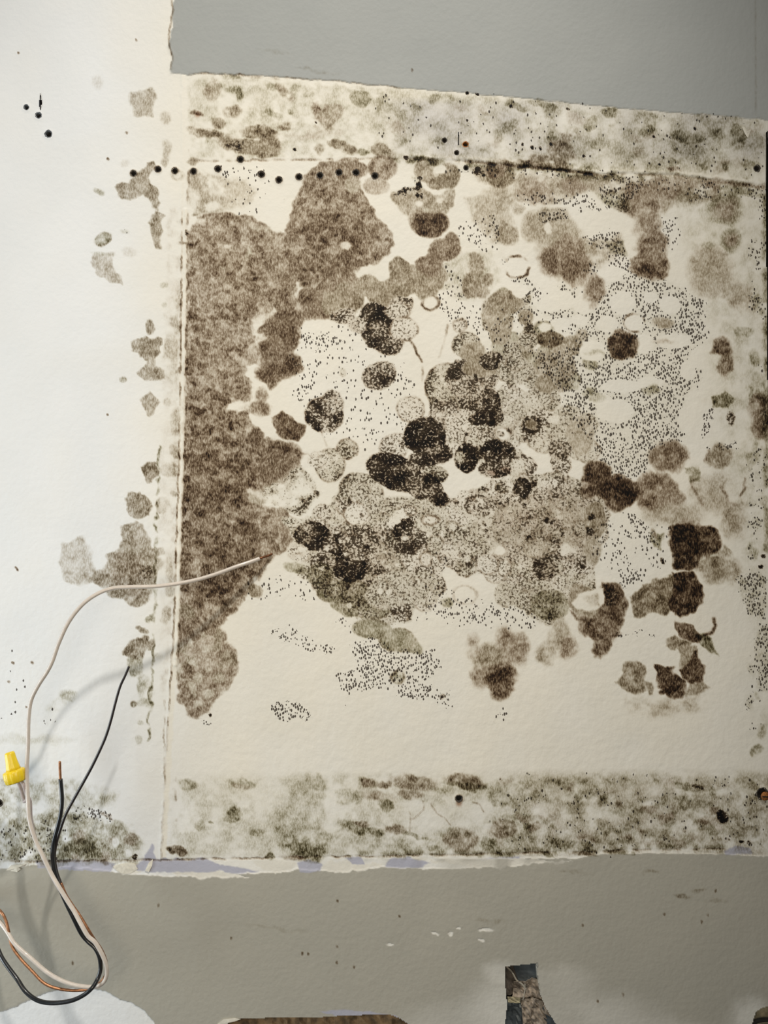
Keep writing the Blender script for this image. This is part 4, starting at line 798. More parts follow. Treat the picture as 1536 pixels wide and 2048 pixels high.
def blur(a, n):
    for _ in range(n):
        p = np.pad(a, 1, mode='edge')
        a = (p[1:-1, 1:-1] * 2 + p[:-2, 1:-1] + p[2:, 1:-1] + p[1:-1, :-2] + p[1:-1, 2:]) / 6
    return a
cover = F['b'] + .6 * F['g'] + .8 * F['l'] + 1.0 * F['d']
cover = blur(cover, 7)[:-1, :-1]
gm = grey0[:-1, :-1] > .5
mould = (cover > .20) & ~gm & ~hole
# each growth is a territory round its own seeds
TERR = [
 ('mould_growth', 'mold', 'large dense brown mold carpet covering the drywall right of the vertical seam', 'stuff', [(440, 600, 0), (430, 800, 0), (430, 1000, 0), (430, 1150, 0), (420, 1330, 10), (560, 700, 0), (640, 450, 0), (700, 480, 0), (540, 910, 0), (620, 560, 0), (400, 400, 0), (700, 350, 0)]),
 ('mould_growth', 'mold', 'black and brown granular mold colonies clustered in the middle of the board', 'stuff', [(850, 900, 0), (930, 790, 0), (990, 910, 0), (800, 950, 0)]),
 ('mould_growth', 'mold', 'fine grey lace mold mass with dark cores below the centre of the board', 'stuff', [(720, 1100, 0), (800, 1150, 0), (730, 1000, 0), (640, 1090, 0), (770, 1260, 0), (850, 1100, 0)]),
 ('mould_growth', 'mold', 'grey speckled mold mass of small ringed colonies right of the centre', 'stuff', [(1050, 1060, 0), (960, 1080, 0), (1120, 1000, 0), (1080, 1180, 0), (1150, 1080, 0)]),
 ('mould_growth', 'mold', 'grey green mold patch right of and above the central black colonies', 'stuff', [(1030, 680, 0), (1100, 690, 0), (1080, 800, 0), (1150, 860, 0)]),
 ('mould_growth', 'mold', 'wide field of tiny black mold specks with bare round gaps at right', 'stuff', [(1290, 800, 0), (1370, 640, 0), (1180, 620, 0), (1260, 880, 0), (1230, 560, 0)]),
 ('mould_growth', 'mold', 'brown mold blotches and black dots hanging below the upper ledge line', 'stuff', [(1070, 390, 0), (1160, 380, 0), (1000, 380, 0), (1100, 450, 0), (1200, 400, 0), (880, 370, 0), (820, 370, 0)]),
 ('mould_growth', 'mold', 'tall reddish brown mold column below the ledge toward the right', 'stuff', [(1300, 390, 0), (1300, 470, 0), (1300, 530, 0)]),
 ('mould_growth', 'mold', 'brown fan shaped mold pair around a short crack, upper right', 'stuff', [(1130, 525, 10), (1188, 585, 0)]),
 ('mould_growth', 'mold', 'overlapping ringed brown mold discs above the speckled cluster', 'stuff', [(740, 590, 0), (830, 560, 0), (890, 500, 0), (955, 560, 0)]),
 ('mould_growth', 'mold', 'grey and lavender mold film on the strip below the upper grey paint', 'stuff', [(1100, 250, 20), (1300, 280, 30), (1400, 290, 30), (900, 240, 20), (760, 230, 20), (1480, 280, 20)]),
 ('mould_growth', 'mold', 'brown mold smears on the strip left, under the upper grey paint', 'stuff', [(440, 270, 10), (520, 280, 20), (450, 200, 20), (640, 240, 20), (680, 300, 10)]),
 ('mould_growth', 'mold', 'greenish mold smears on the lower strip left of the empty anchor hole', 'stuff', [(600, 1650, 40), (760, 1600, 40), (760, 1670, 40), (930, 1570, 10), (920, 1690, 10)]),
 ('mould_growth', 'mold', 'dense streaked olive mold on the lower strip at right', 'stuff', [(1100, 1630, 60), (1250, 1630, 60), (1400, 1610, 60), (1480, 1640, 40)]),
 ('mould_growth', 'mold', 'sooty mold patch behind the loose wires above the lower paint', 'stuff', [(190, 1680, 60), (60, 1680, 60), (20, 1600, 30)]),
 ('mould_growth', 'mold', 'mottled mold creeping along the right edge of the board', 'stuff', [(1520, 500, 20), (1525, 700, 20), (1520, 850, 20), (1520, 1200, 30), (1520, 1350, 20), (1520, 1000, 10)]),
 ('mould_growth', 'mold', 'scattered black mold specks below the grey lace mass', 'stuff', [(790, 1350, 10), (720, 1350, 0), (870, 1380, 0)]),
 ('mould_growth', 'mold', 'faint speck trail on the clean lower left of the board', 'stuff', [(600, 1285, 10), (560, 1260, 0), (650, 1300, 0)]),
 ('mould_growth', 'mold', 'faint smudges and dark dashes along the vertical seam', 'stuff', [(345, 700, 0), (340, 900, 0), (335, 1050, 0), (335, 1200, 0), (345, 600, 0), (352, 480, 0), (325, 1350, 0), (345, 820, 0)]),
 ('mould_spot', 'mold spot', 'dark brown oval mold spot above the centre, alone below the ledge', None, [(858, 445, 30)]),
 ('mould_spot', 'mold spot', 'round dark brown mold spot surrounded by black specks, upper right', None, [(1246, 690, 24)]),
 ('mould_spot', 'mold spot', 'nearly black twin lobed mold blot right of the centre', None, [(1240, 985, 34), (1193, 960, 26)]),
 ('mould_spot', 'mold spot', 'medium brown round mold spot above the twin blot', None, [(1338, 912, 32)]),
 ('mould_spot', 'mold spot', 'medium brown round mold spot touching the black twin blot', None, [(1315, 990, 36)]),
 ('mould_spot', 'mold spot', 'small greenish square mold spot near the right edge', None, [(1440, 915, 22)]),
 ('mould_spot', 'mold spot', 'lone granular round mold spot left of the centre beside a brown clump', None, [(648, 828, 34)]),
 ('mould_spot', 'mold spot', 'speckled yellowish oval mold spot below the tall speckled cluster', None, [(758, 750, 32)]),
 ('mould_spot', 'mold spot', 'tall speckled dark brown mold cluster with two pale ringed discs', None, [(755, 650, 40), (778, 690, 24), (807, 655, 26)]),
 ('mould_spot', 'mold spot', 'small grey ringed mold disc between the middle colonies and brown carpet', None, [(695, 898, 20)]),
 ('mould_spot', 'mold spot', 'pale dotted ring shaped mold disc left of the black middle cluster', None, [(821, 818, 26)]),
 ('mould_spot', 'mold spot', 'dark brown bow shaped mold blot beside the brown carpet', None, [(574, 854, 28)]),
 ('mould_spot', 'mold spot', 'fuzzy dark mold blot with two horns below the grey mass', None, [(1000, 1335, 40), (955, 1300, 20), (1035, 1290, 20)]),
 ('mould_spot', 'mold spot', 'fuzzy paired brown mold streak right of the horned blot', None, [(1120, 1285, 30)]),
 ('mould_spot', 'mold spot', 'triangular brown mold blot carrying a pale raised scab', None, [(1205, 1235, 40)]),
 ('mould_spot', 'mold spot', 'square very dark brown mold blot near the right edge', None, [(1392, 1090, 44)]),
 ('mould_spot', 'mold spot', 'dark olive winged mold blot below the square blot', None, [(1375, 1190, 40), (1300, 1195, 36)]),
 ('mould_spot', 'mold spot', 'folded brown mold blots at the bottom right corner of the patch', None, [(1350, 1360, 50), (1390, 1290, 40)]),
 ('mould_spot', 'mold spot', 'small ragged brown mold blot left of the folded blots', None, [(1265, 1355, 28)]),
 ('mould_spot', 'mold spot', 'small cluster of short black dashes alone on the lower board', None, [(580, 1420, 34)]),
 ('mould_spot', 'mold spot', 'faint dark green furry mold spot in the upper right corner', None, [(1450, 418, 34)]),
 ('mould_spot', 'mold spot', 'small round furry mold spot under the corner spot', None, [(1461, 480, 20)]),
 ('mould_spot', 'mold spot', 'soft pale brown cloud shaped mold spot near the right edge, upper part', None, [(1425, 545, 44)]),
 ('mould_spot', 'mold spot', 'small dark brown hourglass mold spot near the right edge', None, [(1447, 710, 26)]),
 ('mould_spot', 'mold spot', 'pale beige square stain alone high on the white left board', None, [(287, 206, 30)]),
 ('mould_spot', 'mold spot', 'wandering grey brown stain beneath the row of screw holes, left board', None, [(290, 380, 44), (315, 460, 30)]),
 ('mould_spot', 'mold spot', 'small dark leaf shaped green mold spot on the left board', None, [(206, 478, 16)]),
 ('mould_spot', 'mold spot', 'pale slanted stain just below the leaf shaped spot', None, [(212, 535, 34)]),
 ('mould_spot', 'mold spot', 'grey stain with a bite out of its left side, beside the seam', None, [(295, 715, 46), (303, 650, 14)]),
 ('mould_spot', 'mold spot', 'small kite shaped grey stain left of the seam', None, [(298, 806, 22)]),
 ('mould_spot', 'mold spot', 'small dark hooked stain left of the seam', None, [(300, 943, 22)]),
 ('mould_spot', 'mold spot', 'egg shaped grey stain above the large left board stain', None, [(278, 1012, 28)]),
 ('mould_spot', 'mold spot', 'large grey brown stain crossed by the white wire on the left board', None, [(265, 1140, 60), (150, 1125, 50)]),
 ('mould_spot', 'mold spot', 'ragged dark stain behind the tip of the black wire', None, [(272, 1300, 34), (285, 1370, 24)]),
]
best = np.full(cxp.shape, 1e9, np.float32); terr = np.full(cxp.shape, -1, np.int16)
CX = WX[:-1, :-1]; CY = WY[:-1, :-1]
for i, t in enumerate(TERR):
    for sx, sy, sr in t[4]:
        d_ = np.hypot(CX - sx, CY - sy) - sr
        if t[0] == 'mould_spot': d_ = np.where(d_ < 16, d_ - 30, d_ + 60)
        b_ = d_ < best
        best[b_] = d_[b_]; terr[b_] = i
mould &= best < 150
wall_mask = ~mould & ~gm & ~hole
up = gm & ~hole & (cyp < 800); low = gm & ~hole & (cyp >= 800)
# drywall carries a coarse surround beyond the detailed area
wb = tag(grid_mesh('wall_back', wall_mask), kind='structure')
tag(grid_mesh('wall_upper', up), kind='structure'); tag(grid_mesh('wall_lower', low), kind='structure')
for i, (nm, cat, lab, kind, seeds) in enumerate(TERR):
    o = grid_mesh(nm, mould & (terr == i))
    if o: tag(o, lab, cat, 'mold spots on the drywall' if nm == 'mould_spot' else 'mold growths on the drywall', kind)

# surround of the same wall, beyond the detailed part
PLAIN = simple_mat('plain_wall_paint', (0.73, 0.73, 0.71), .8, var=.02, scale=6)
GREYP = simple_mat('plain_grey_paint', (0.415, 0.41, 0.375), .75, var=.02, scale=6)
def plate(name, rects, mat, kind='structure'):
    v, f = [], []
    for x0, y0, x1, y1 in rects:
        b = len(v)
        for d_ in (0.0, 0.012):
            v += [((x0 - 768) * S, d_, (1024 - y0) * S), ((x1 - 768) * S, d_, (1024 - y0) * S), ((x1 - 768) * S, d_, (1024 - y1) * S), ((x0 - 768) * S, d_, (1024 - y1) * S)]
        f += [(b + 3, b + 2, b + 1, b), (b + 4, b + 5, b + 6, b + 7), (b, b + 1, b + 5, b + 4), (b + 1, b + 2, b + 6, b + 5), (b + 2, b + 3, b + 7, b + 6), (b + 3, b, b + 4, b + 7)]
    return tag(mesh_obj(name, v, f, mat), kind=kind)
plate('wall_left', [(-1700, -1300, -120, 3300)], PLAIN)
plate('wall_right', [(1656, -1300, 3200, 3300)], PLAIN)
plate('wall_top', [(-120, -1300, 1656, -120)], GREYP)
plate('wall_bottom', [(-120, 2168, 1656, 3300)], GREYP)

# edges of the cut openings give the drywall its thickness
def rim(name, pts, depth, mat, close=True):
    n = len(pts)
    v = [P(x, y, 0.0003) for x, y in pts] + [P(x, y, -0) + Vector((0, depth, 0)) for x, y in pts]
    f = [(i, (i + 1) % n, n + (i + 1) % n, n + i) for i in range(n if close else n - 1)]
    return mesh_obj(name, v, f, mat)
GYP = simple_mat('gypsum_edge', (0.50, 0.46, 0.38), .9, var=.25, scale=900, bump=.4)
WOOD = simple_mat('old_brown_wood', (0.20, 0.13, 0.065), .85, var=.5, scale=160, bump=.6)
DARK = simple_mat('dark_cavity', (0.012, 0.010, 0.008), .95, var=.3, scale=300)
STEEL = simple_mat('grey_steel', (0.13, 0.15, 0.16), .45, .6, .3, 90, .2)
RUST = simple_mat('rusty_metal', (0.30, 0.12, 0.03), .6, .4, .5, 900, .5)
tag(rim('trim_1', BOXCUT, .010, GYP), kind='structure')
tag(rim('trim_2', SLOT, .010, GYP), kind='structure')
tag(rim('trim_3', NOTCH, .010, GYP), kind='structure')
tag(rim('trim_4', GAP, .010, DARK), kind='structure')

def slab(name, x0, y0, x1, y1, d0, d1, mat, nx=24, ny=12, rough=0.0, seed=0):
    """A board behind the wall with an uneven front face."""
    r = random.Random(seed); v, f = [], []
    for j in range(ny + 1):
        for i in range(nx + 1):
            x = x0 + (x1 - x0) * i / nx; y = y0 + (y1 - y0) * j / ny
            v.append(((x - 768) * S, d0 + r.uniform(-rough, rough), (1024 - y) * S))
    for j in range(ny):
        for i in range(nx):
            a = j * (nx + 1) + i; f.append((a, a + nx + 1, a + nx + 2, a + 1))
    b = len(v)
    v += [((x - 768) * S, d1, (1024 - y) * S) for x, y in ((x0, y0), (x1, y0), (x1, y1), (x0, y1))]
    f += [(b, b + 1, b + 2, b + 3)]
    c = [0, nx, (nx + 1) * (ny + 1) - 1, (nx + 1) * ny]
    top = list(range(0, nx + 1)); bot = list(range((nx + 1) * ny, (nx + 1) * (ny + 1)))
    f += [tuple([b, b + 1] + top[::-1])[:], tuple([b + 3, b + 2] + bot[::-1])[::-1]]
    lft = [j * (nx + 1) for j in range(ny + 1)]; rgt = [j * (nx + 1) + nx for j in range(ny + 1)]
    f += [tuple([b + 3, b] + lft), tuple([b + 1, b + 2] + rgt[::-1])]
    return mesh_obj(name, v, f, mat)
bk = slab('wooden_board', 400, 2010, 870, 2160, .0085, .03, WOOD, 60, 20, .0007, 4)
tag(bk, 'rough brown wooden board showing through the cut-out at the bottom edge', 'board')
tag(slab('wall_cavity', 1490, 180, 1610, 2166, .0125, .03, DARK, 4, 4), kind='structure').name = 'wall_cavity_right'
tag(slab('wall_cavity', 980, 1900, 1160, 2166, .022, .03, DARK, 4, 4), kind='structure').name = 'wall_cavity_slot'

# ================================================================ screw holes
def lathe(name, prof, center, mat, seg=20, parent=None, axis=None, smooth=True, mod=None):
    """prof: (radius, distance along axis) pairs; axis default points into the wall."""
    ax = Vector(axis or (0, 1, 0)).normalized()
    u = ax.orthogonal().normalized(); w_ = ax.cross(u)
    v, f = [], []
    for k, (r, d_) in enumerate(prof):
        for i in range(seg):
            a = 2 * math.pi * i / seg
            rr = r * (mod(k, a) if mod else 1)
            v.append(Vector(center) + ax * d_ + u * rr * math.cos(a) + w_ * rr * math.sin(a))
    for k in range(len(prof) - 1):
        for i in range(seg):
            j = (i + 1) % seg
            f.append((k * seg + i, k * seg + j, (k + 1) * seg + j, (k + 1) * seg + i))
    f.append(tuple(range(seg))[::-1]); f.append(tuple((len(prof) - 1) * seg + i for i in range(seg)))
    return mesh_obj(name, v, f, mat, parent, smooth)

def cup(x, y, r, rim_mat):
    """A drilled hole: an open sleeve of broken gypsum with a black bottom."""
    root = empty('screw_hole', P(x, y, 0))
    seg = 18; v, f = [], []; rd = random.Random(int(x * 7 + y))
    rings = [(r + 2.6, 0.2), (r + 1.2, -1.1), (r - .4, -.9), (r - 1.1, 2.5), (r - 1.3, 10)]
    jit = [rd.uniform(.88, 1.12) for _ in range(seg)]
    for k, (rr, dep) in enumerate(rings):
        for i in range(seg):
            a = 2 * math.pi * i / seg; q = rr * jit[i] * S
            v.append((q * math.cos(a), dep * S + (0.0 if k else .0002), q * math.sin(a)))
    for k in range(len(rings) - 1):
        for i in range(seg):
            j = (i + 1) % seg
            f.append((k * seg + i, k * seg + j, (k + 1) * seg + j, (k + 1) * seg + i))
    mesh_obj('hole_rim', v, f, rim_mat, root, True)
    b = [(r * S * math.cos(2 * math.pi * i / seg), 6 * S, r * S * math.sin(2 * math.pi * i / seg)) for i in range(seg)]
    b2 = [(x_, 12 * S, z_) for x_, _, z_ in b]
    mesh_obj('hole_bottom', b + b2, [tuple(range(seg))[::-1], tuple(range(seg, 2 * seg))] + [(i, (i + 1) % seg, seg + (i + 1) % seg, seg + i) for i in range(seg)], DARK, root)
    return root
RIMD = simple_mat('dark_gypsum', (0.055, 0.045, 0.035), .9, var=.4, scale=1500)  # near-black tone for the rims and sleeves of the drilled holes
RIMW = simple_mat('blue_grey_gypsum', (0.10, 0.11, 0.12), .9, var=.3, scale=1500)
ordn = ['first', 'second', 'third', 'fourth', 'fifth', 'sixth', 'seventh', 'eighth', 'ninth', 'tenth', 'eleventh', 'twelfth', 'last']
spec = {13: 'upper left small black screw hole in the group of three on the white board', 14: 'middle black screw hole directly under the thin slit, left board', 15: 'lowest and largest black screw hole of the three on the left board',
        16: 'black screw hole left of the thin slit under the upper paint', 17: 'rusty brown ringed screw hole right of the slit under the upper paint', 18: 'small black screw hole under the slit below the upper paint',
        19: 'black screw hole on the ledge line amid dark mold', 20: 'empty anchor hole with a rust drip in the cracked lower strip', 21: 'black screw hole beside the right edge of the board', 22: 'dark ragged hole cut off by the left picture edge', 23: 'black hole around the rusty screw at the right edge, lower strip'}
for i, (x, y, r, k) in enumerate(HOLES):
    o = cup(x, y, r, RIMW if k == 'L' else (RUST if (x, y) == (931, 289) else RIMD))
    lab = spec.get(i) or ('small dark screw hole, %s from the left in the long upper row' % ordn[i])
    tag(o, lab, 'screw hole', 'screw holes in the drywall')
for q, lab in zip(SLITS, ['thin dark vertical slit above the three screw holes, left board', 'thin dark vertical slit between the central screw holes']):
    cx = sum(p[0] for p in q) / len(q); cy = sum(p[1] for p in q) / len(q)
    root = empty('wall_slit', P(cx, cy, 0)); n = len(q)
    v = [P(x, y, .0004) - P(cx, cy, 0) for x, y in q] + [P(x, y, 0) - P(cx, cy, 0) + Vector((0, .004, 0)) for x, y in q]
    mesh_obj('slit_edge', v, [(i, (i + 1) % n, n + (i + 1) % n, n + i) for i in range(n)] + [tuple(range(n, 2 * n))], DARK, root)
    tag(root, lab, 'slit')
# the rusty screw: slotted head and shank
sc = empty('rusty_screw', P(1530, 1592, 0.001)); tag(sc, 'rusty orange screw head sitting in the hole at the right edge', 'screw')
lathe('screw_head', [(.0002, -.0016), (.0028, -.0013), (.0036, -.0004), (.0030, .0006), (.0014, .0015)], (0, 0, 0), RUST, 22, sc)
lathe('screw_shank', [(.0014, .0012), (.0013, .008), (.0004, .011)], (0, 0, 0), RUST, 14, sc)
mesh_obj('screw_slot', [(-.0026, -.0019, .0004), (.0026, -.0019, .0004), (.0026, -.0019, -.0004), (-.0026, -.0019, -.0004), (-.0026, -.0009, .0004), (.0026, -.0009, .0004), (.0026, -.0009, -.0004), (-.0026, -.0009, -.0004)],
         [(3, 2, 1, 0), (0, 1, 5, 4), (1, 2, 6, 5), (2, 3, 7, 6), (3, 0, 4, 7), (4, 5, 6, 7)], DARK, sc)

# ================================================================ crumpled metal and paper in the lower slot
def crumple(name, pts_rows, mat, parent=None, thick=.0005, seed=0, jitter=.0008):
    """rows of (x, y, depth) control points, subdivided into a folded sheet with thickness."""
    r = random.Random(seed); R, K = len(pts_rows), len(pts_rows[0]); sub = 5
    v, f = [], []
    NR, NK = (R - 1) * sub + 1, (K - 1) * sub + 1
    for a in range(NR):
        for b in range(NK):
            i, j = min(a // sub, R - 2), min(b // sub, K - 2); s, t_ = a / sub - i, b / sub - j
            p = [((1 - s) * ((1 - t_) * pts_rows[i][j][m] + t_ * pts_rows[i][j + 1][m]) + s * ((1 - t_) * pts_rows[i + 1][j][m] + t_ * pts_rows[i + 1][j + 1][m])) for m in range(3)]
            v.append(((p[0] - 768) * S, p[2] + r.uniform(-jitter, jitter), (1024 - p[1]) * S))
    n = len(v); v += [(x, y + thick, z) for x, y, z in v]
    for a in range(NR - 1):
        for b in range(NK - 1):
            q = a * NK + b; f.append((q, q + NK, q + NK + 1, q + 1)); f.append((n + q, n + q + 1, n + q + NK + 1, n + q + NK))
    edge = [b for b in range(NK)] + [a * NK + NK - 1 for a in range(1, NR)] + [(NR - 1) * NK + b for b in range(NK - 2, -1, -1)] + [a * NK for a in range(NR - 2, 0, -1)]
    for i in range(len(edge)):
        a, b = edge[i], edge[(i + 1) % len(edge)]; f.append((a, b, n + b, n + a))
    return mesh_obj(name, v, f, mat, parent)
TAN = simple_mat('stained_tan_paper', (0.27, 0.22, 0.17), .8, var=.45, scale=320, bump=.6)
LTAN = simple_mat('cream_paper_fibre', (0.48, 0.43, 0.28), .8, var=.2, scale=500)
DKP = simple_mat('dark_brown_paper', (0.10, 0.082, 0.066), .8, var=.4, scale=240, bump=.5)
br = empty('torn_bracket', P(1040, 1990, -.004)); off = Vector(br.location)
parts = [
 crumple('steel_plate', [[(1022, 1926, .006), (1060, 1922, .006), (1084, 1918, .005)], [(1030, 1950, .007), (1058, 1952, .0075), (1082, 1950, .005)], [(1040, 1972, .006), (1060, 1974, .006), (1084, 1972, .006)]], STEEL, seed=1, jitter=.0001),
 crumple('paper_flap', [[(1004, 1926, .005), (1018, 1930, .006), (1024, 1926, .006)], [(1004, 1962, .004), (1022, 1962, .006), (1036, 1962, .005)], [(1004, 2000, .005), (1024, 2002, .008), (1044, 1990, .005)]], DKP, seed=2, jitter=.0005),
 crumple('paper_flap', [[(1028, 1968, .003), (1052, 1966, .0025), (1066, 1962, .004), (1086, 1966, .003)], [(1030, 1984, .006), (1052, 1982, .0055), (1066, 1984, .0065), (1088, 1982, .004)], [(1026, 1998, .003), (1050, 1998, .002), (1068, 1996, .004), (1092, 2006, .003)], [(1028, 2010, .007), (1050, 2006, .006), (1070, 2006, .007), (1096, 2016, .006)]], TAN, seed=3, jitter=.0006),
 crumple('paper_flap', [[(1042, 2002, .003), (1064, 2004, .005), (1072, 2000, .002), (1094, 2010, .004)], [(1046, 2026, .006), (1062, 2024, .003), (1078, 2022, .006), (1098, 2028, .003)], [(1048, 2060, .004), (1066, 2060, .007), (1084, 2060, .003), (1112, 2060, .006)]], TAN, seed=4, jitter=.0009),
 crumple('steel_plate', [[(1004, 2012, .008), (1030, 2014, .006), (1046, 2010, .007)], [(1002, 2034, .006), (1030, 2036, .009), (1054, 2034, .006)], [(1000, 2080, .007), (1030, 2080, .006), (1058, 2080, .008)]], STEEL, seed=5, jitter=.0007),
 crumple('steel_plate', [[(1084, 1990, .005), (1092, 1996, .004)], [(1088, 2030, .005), (1120, 2040, .002)], [(1090, 2080, .005), (1140, 2090, .003)]], STEEL, seed=6, jitter=.0005),
 crumple('fibre_strip', [[(1016, 1998, .003), (1042, 2000, .003)], [(1018, 2012, .004), (1042, 2012, .004)]], LTAN, seed=7, jitter=.0004),
]
def tubemesh(name, pts, rad, mat, parent=None, seg=12, samples=10, cap=True, taper=None):
    p = [Vector(q) for q in pts]; path = []
    ext = [2 * p[0] - p[1]] + p + [2 * p[-1] - p[-2]]
    for i in range(1, len(ext) - 2):
        a, b, c_, d_ = ext[i - 1:i + 3]
        for k in range(samples):
            t_ = k / samples
            path.append(.5 * ((2 * b) + (c_ - a) * t_ + (2 * a - 5 * b + 4 * c_ - d_) * t_ * t_ + (3 * b - a - 3 * c_ + d_) * t_ ** 3))
    path.append(p[-1])
    v, f = [], []; u = None
    for i, q in enumerate(path):
        tg = (path[min(i + 1, len(path) - 1)] - path[max(i - 1, 0)]).normalized()
        u = (tg.orthogonal() if u is None else (u - tg * u.dot(tg))).normalized(); w_ = tg.cross(u)
        rr = rad * (taper(i / (len(path) - 1)) if taper else 1)
        for k in range(seg):
            a = 2 * math.pi * k / seg; v.append(q + u * rr * math.cos(a) + w_ * rr * math.sin(a))
    for i in range(len(path) - 1):
        for k in range(seg):
            j = (k + 1) % seg; f.append((i * seg + k, i * seg + j, (i + 1) * seg + j, (i + 1) * seg + k))
    f.append(tuple(range(seg))[::-1]); f.append(tuple((len(path) - 1) * seg + k for k in range(seg)))
    return mesh_obj(name, v, f, mat, parent, True)
parts.append(tubemesh('fibre_strip', [P(1013, 1933, -.003), P(1024, 1944, -.0035), P(1033, 1960, -.004), P(1044, 1968, -.003), P(1052, 1978, -.002)], .0007, simple_mat('pale_fibre', (.34, .31, .25), .8, var=.2)))
parts.append(tubemesh('fibre_strip', [P(1050, 1968, -.0015), P(1050, 1980, -.002), P(1046, 2000, -.002)], .0004, parts[-1].data.materials[0]))
for o in parts:
    o.parent = br; o.location = -off
tag(br, 'crumpled grey metal and stained paper showing in the torn slot, bottom edge', 'torn bracket')
nb = slab('wooden_board', 1496, 1998, 1600, 2140, .0085, .02, simple_mat('pale_weathered_wood', (.34, .30, .20), .85, var=.35, scale=150), 14, 14, .0008, 9)
tag(nb, 'pale weathered board behind the broken notch in the bottom right corner', 'board')
dk = tubemesh('dark_cable', [P(1500, 2056, -.004), P(1512, 2043, -.004), P(1540, 2039, -.004), P(1580, 2042, -.005)], .0016, DARK)
tag(dk, 'short dark cable crossing the broken notch in the bottom right corner', 'cable')

# torn drywall paper flakes
PAPER = simple_mat('torn_drywall_paper', (.70, .66, .56), .85, var=.08, scale=400, bump=.4)
def flake(pts, lift, lab, mat=PAPER):
    n = len(pts); cx = sum(p[0] for p in pts) / n; cy = sum(p[1] for p in pts) / n; r = random.Random(int(cx))
    v = [P(x, y, .0003 + lift * r.random()) for x, y in pts] + [P(cx, cy, .0002 + lift * 1.1)] + [P(x, y, -.0001) for x, y in pts]
    f = [(i, (i + 1) % n, n) for i in range(n)] + [(n + 1 + i, n + 1 + (i + 1) % n, (i + 1) % n, i) for i in range(n)] + [tuple(range(n + 1, 2 * n + 1))]
    o = mesh_obj('paper_flake', v, f, mat); tag(o, lab, 'torn paper', 'torn paper flakes along the paint edge'); return o
flake([(12, 1741), (22, 1731), (52, 1728), (48, 1733), (36, 1734), (42, 1738), (34, 1744), (20, 1742)], .0012, 'small cream torn paper flake at the lower left corner beside the lower paint')
flake([(226, 1733), (240, 1728), (268, 1726), (276, 1738), (262, 1746), (246, 1748), (232, 1740)], .0006, 'frayed white paper flake left of the lavender paint streak')
flake([(290, 1742), (297, 1726), (306, 1718), (304, 1732), (298, 1744)], .0010, 'tiny pale curled flake at the foot of the lavender paint streak')
flake([(1484, 254), (1489, 253), (1495, 266), (1502, 259), (1496, 276), (1490, 268)], .0006, 'small V shaped paper tear in the upper right corner')
flake([(434, 2049), (448, 2038), (470, 2036), (482, 2038), (470, 2043), (452, 2047), (446, 2060)], .0010, 'white frayed paper at the left corner of the bottom cut-out')

# ================================================================ loose electrical wires
WHITE_INS = simple_mat('cream_white_insulation', (.62, .555, .49), .35, var=.05, scale=300, spec=.5, coat=.25)
BLACK_INS = simple_mat('black_insulation', (.012, .013, .014), .3, var=.2, scale=300, coat=.4)
PINK_INS = simple_mat('greyish_pink_insulation', (.42, .36, .34), .45, var=.08, scale=300, spec=.4)
COPPER = simple_mat('bare_copper', (.36, .175, .09), .42, .75, .25, 500, .1)
BURNT = simple_mat('tarnished_copper', (.20, .085, .04), .42, .8, .35, 500, .1)
H = lambda l: [P(x, y, d_ / 1000) for x, y, d_ in l]
def wire(name, loc, lab, pieces):
    root = empty(name, loc)
    for pn, pts, rad, mat, tp in pieces:
        o = tubemesh(pn, [q - root.location for q in H(pts)], rad, mat, root, 14, 10, taper=tp)
        if mat is COPPER or mat is BURNT: o['label'] = 'stripped copper end' if pn == 'copper_tip' else 'bare copper strand'
    tag(root, lab, 'wire', 'loose electrical wires'); return root
w1 = [(519, 1117, 8), (500, 1124, 11), (470, 1134, 16), (435, 1147, 21), (395, 1159, 26), (350, 1168, 31), (305, 1173, 35), (262, 1174, 38), (228, 1176, 40), (196, 1187, 42), (165, 1209, 43), (138, 1243, 43), (118, 1285, 42), (105, 1322, 41), (94, 1344, 40), (76, 1372, 38), (62, 1402, 36), (57, 1440, 35), (56, 1490, 34), (54, 1530, 34), (54, 1560, 34), (56, 1600, 35),
      (59, 1640, 36), (71, 1680, 37), (86, 1712, 38), (103, 1748, 39), (118, 1774, 41), (134, 1800, 42), (148, 1822, 43), (162, 1848, 45), (176, 1872, 46), (191, 1886, 46), (207, 1915, 46), (214, 1940, 45), (209, 1962, 44), (192, 1973, 42), (160, 1972, 42), (128, 1963, 42), (95, 1945, 40), (60, 1915, 38), (30, 1888, 35), (16, 1866, 32), (3, 1848, 28), (-22, 1822, 20), (-60, 1800, 6), (-70, 1796, -1)]
wire('electrical_wire', P(-60, 1800, 0), 'long cream white wire looping up and across to the brown mold carpet', [
    ('insulation', w1, .00150, WHITE_INS, None), ('copper_tip', [(544, 1108, 1.2), (535, 1112, 4), (526, 1114.5, 6.5), (518, 1117.5, 8.4)], .0009, BURNT, None)])
w2 = [(121, 1558, 34), (123, 1580, 34), (124, 1604, 34), (121, 1630, 34), (114, 1658, 34), (107, 1685, 34), (105, 1712, 35), (109, 1742, 36), (118, 1772, 36), (132, 1805, 37), (148, 1838, 38), (162, 1866, 38), (175, 1882, 38), (190, 1896, 39), (199, 1915, 40), (201, 1938, 41), (195, 1958, 43), (184, 1976, 47), (166, 1991, 48), (140, 2002, 48), (105, 2006, 46), (76, 2001, 44), (52, 1984, 41),
      (34, 1958, 38), (16, 1934, 34), (3, 1914, 30), (-14, 1880, 22), (-50, 1840, 6), (-60, 1832, -1)]
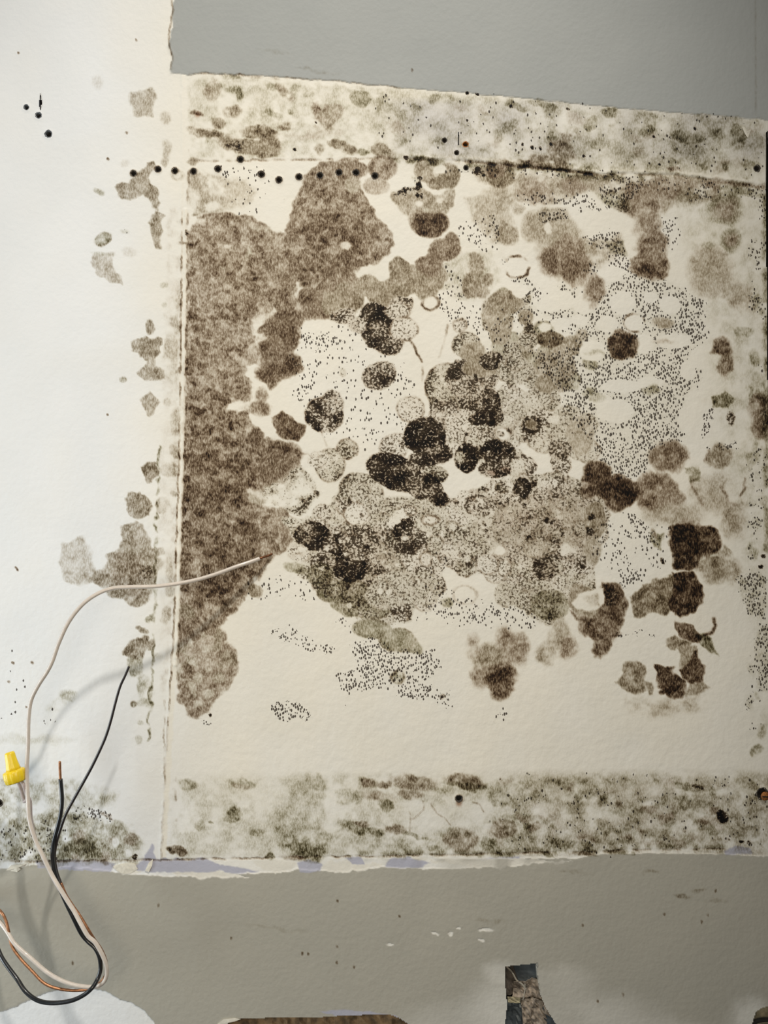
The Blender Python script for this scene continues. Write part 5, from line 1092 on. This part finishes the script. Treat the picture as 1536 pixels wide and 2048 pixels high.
wire('electrical_wire', P(-50, 1840, 0), 'thick black wire with a bare copper end pointing up beside the yellow connector', [
    ('insulation', w2, .00155, BLACK_INS, None), ('copper_tip', [(119.5, 1522, 34), (120, 1540, 34), (121, 1562, 34)], .00098, COPPER, lambda t_: min(1, .55 + t_ * 8))])
w3 = [(258, 1333, 44), (250, 1352, 44), (240, 1374, 44), (231, 1405, 44), (222, 1440, 43), (212, 1472, 42), (200, 1500, 41), (184, 1533, 40), (166, 1566, 39), (148, 1598, 38), (132, 1628, 37), (122, 1655, 35), (113, 1685, 33), (109, 1712, 33), (113, 1742, 33), (122, 1768, 35)]
w3b = [(122, 1766, 35), (132, 1790, 37), (146, 1812, 38), (160, 1832, 40), (174, 1855, 42), (188, 1878, 42), (202, 1898, 42), (212, 1922, 42), (213, 1944, 41), (203, 1962, 39), (183, 1977, 36), (150, 1981, 38), (115, 1977, 40), (88, 1966, 40), (64, 1942, 38), (40, 1916, 36), (24, 1892, 34), (18, 1866, 32), (12, 1842, 30), (2, 1824, 28), (-20, 1806, 20), (-58, 1790, 6), (-68, 1786, -1)]
wire('electrical_wire', P(-58, 1790, 0), 'thin dark wire standing up to the right whose lower loop is bare copper', [
    ('insulation', w3, .00112, simple_mat('dark_brown_insulation', (.022, .016, .014), .35, var=.3, scale=300, coat=.3), lambda t_: .78 + .22 * min(1, t_ * 2)), ('copper_strand', w3b, .00105, COPPER, None)])
w4 = [(35, 1560, 33), (40, 1572, 33), (44, 1584, 32.5), (46, 1594, 32), (50, 1599, 31.5), (55, 1596, 31), (60, 1604, 30.5), (62, 1640, 31), (72, 1682, 32), (86, 1714, 33), (104, 1752, 34), (120, 1780, 36)]
w5 = [(40, 1558, 34.5), (47, 1570, 35), (51, 1582, 34.5), (54, 1592, 34), (53, 1600, 33), (48, 1603, 31)]
wire('electrical_wire', P(120, 1780, .036), 'short greyish pink wire twisted out of the yellow connector behind the cream wire', [
    ('insulation', w4, .00140, PINK_INS, None), ('insulation', w5, .00130, PINK_INS, None)])

# yellow twist-on connector
YEL = simple_mat('yellow_plastic', (.80, .58, .015), .38, var=.04, scale=200, coat=.2)
top, bot = P(18.5, 1504, .034), P(33, 1566, .035)
axis = (bot - top); L = axis.length; axis = axis.normalized()
nut = empty('wire_connector', bot); tag(nut, 'bright yellow twist-on wire connector cap left of the cream wire', 'wire connector')
rib = lambda k, a: 1 + .045 * math.cos(12 * a)
lathe('cap_body', [(.0006, 0), (.0028, .0002), (.0034, .0010), (.0036, .002), (.0040, .30 * L), (.0047, .48 * L), (.0053, .60 * L)], top - nut.location, YEL, 48, nut, axis, True, lambda k, a: 1 + (.05 * math.cos(8 * a) if k > 2 else 0))
lathe('cap_skirt', [(.0050, .57 * L), (.0072, .60 * L), (.0077, .64 * L), (.0078, .78 * L), (.0073, .93 * L), (.0066, .97 * L), (.0054, .97 * L), (.0048, .80 * L)], top - nut.location, YEL, 48, nut, axis, True, rib)
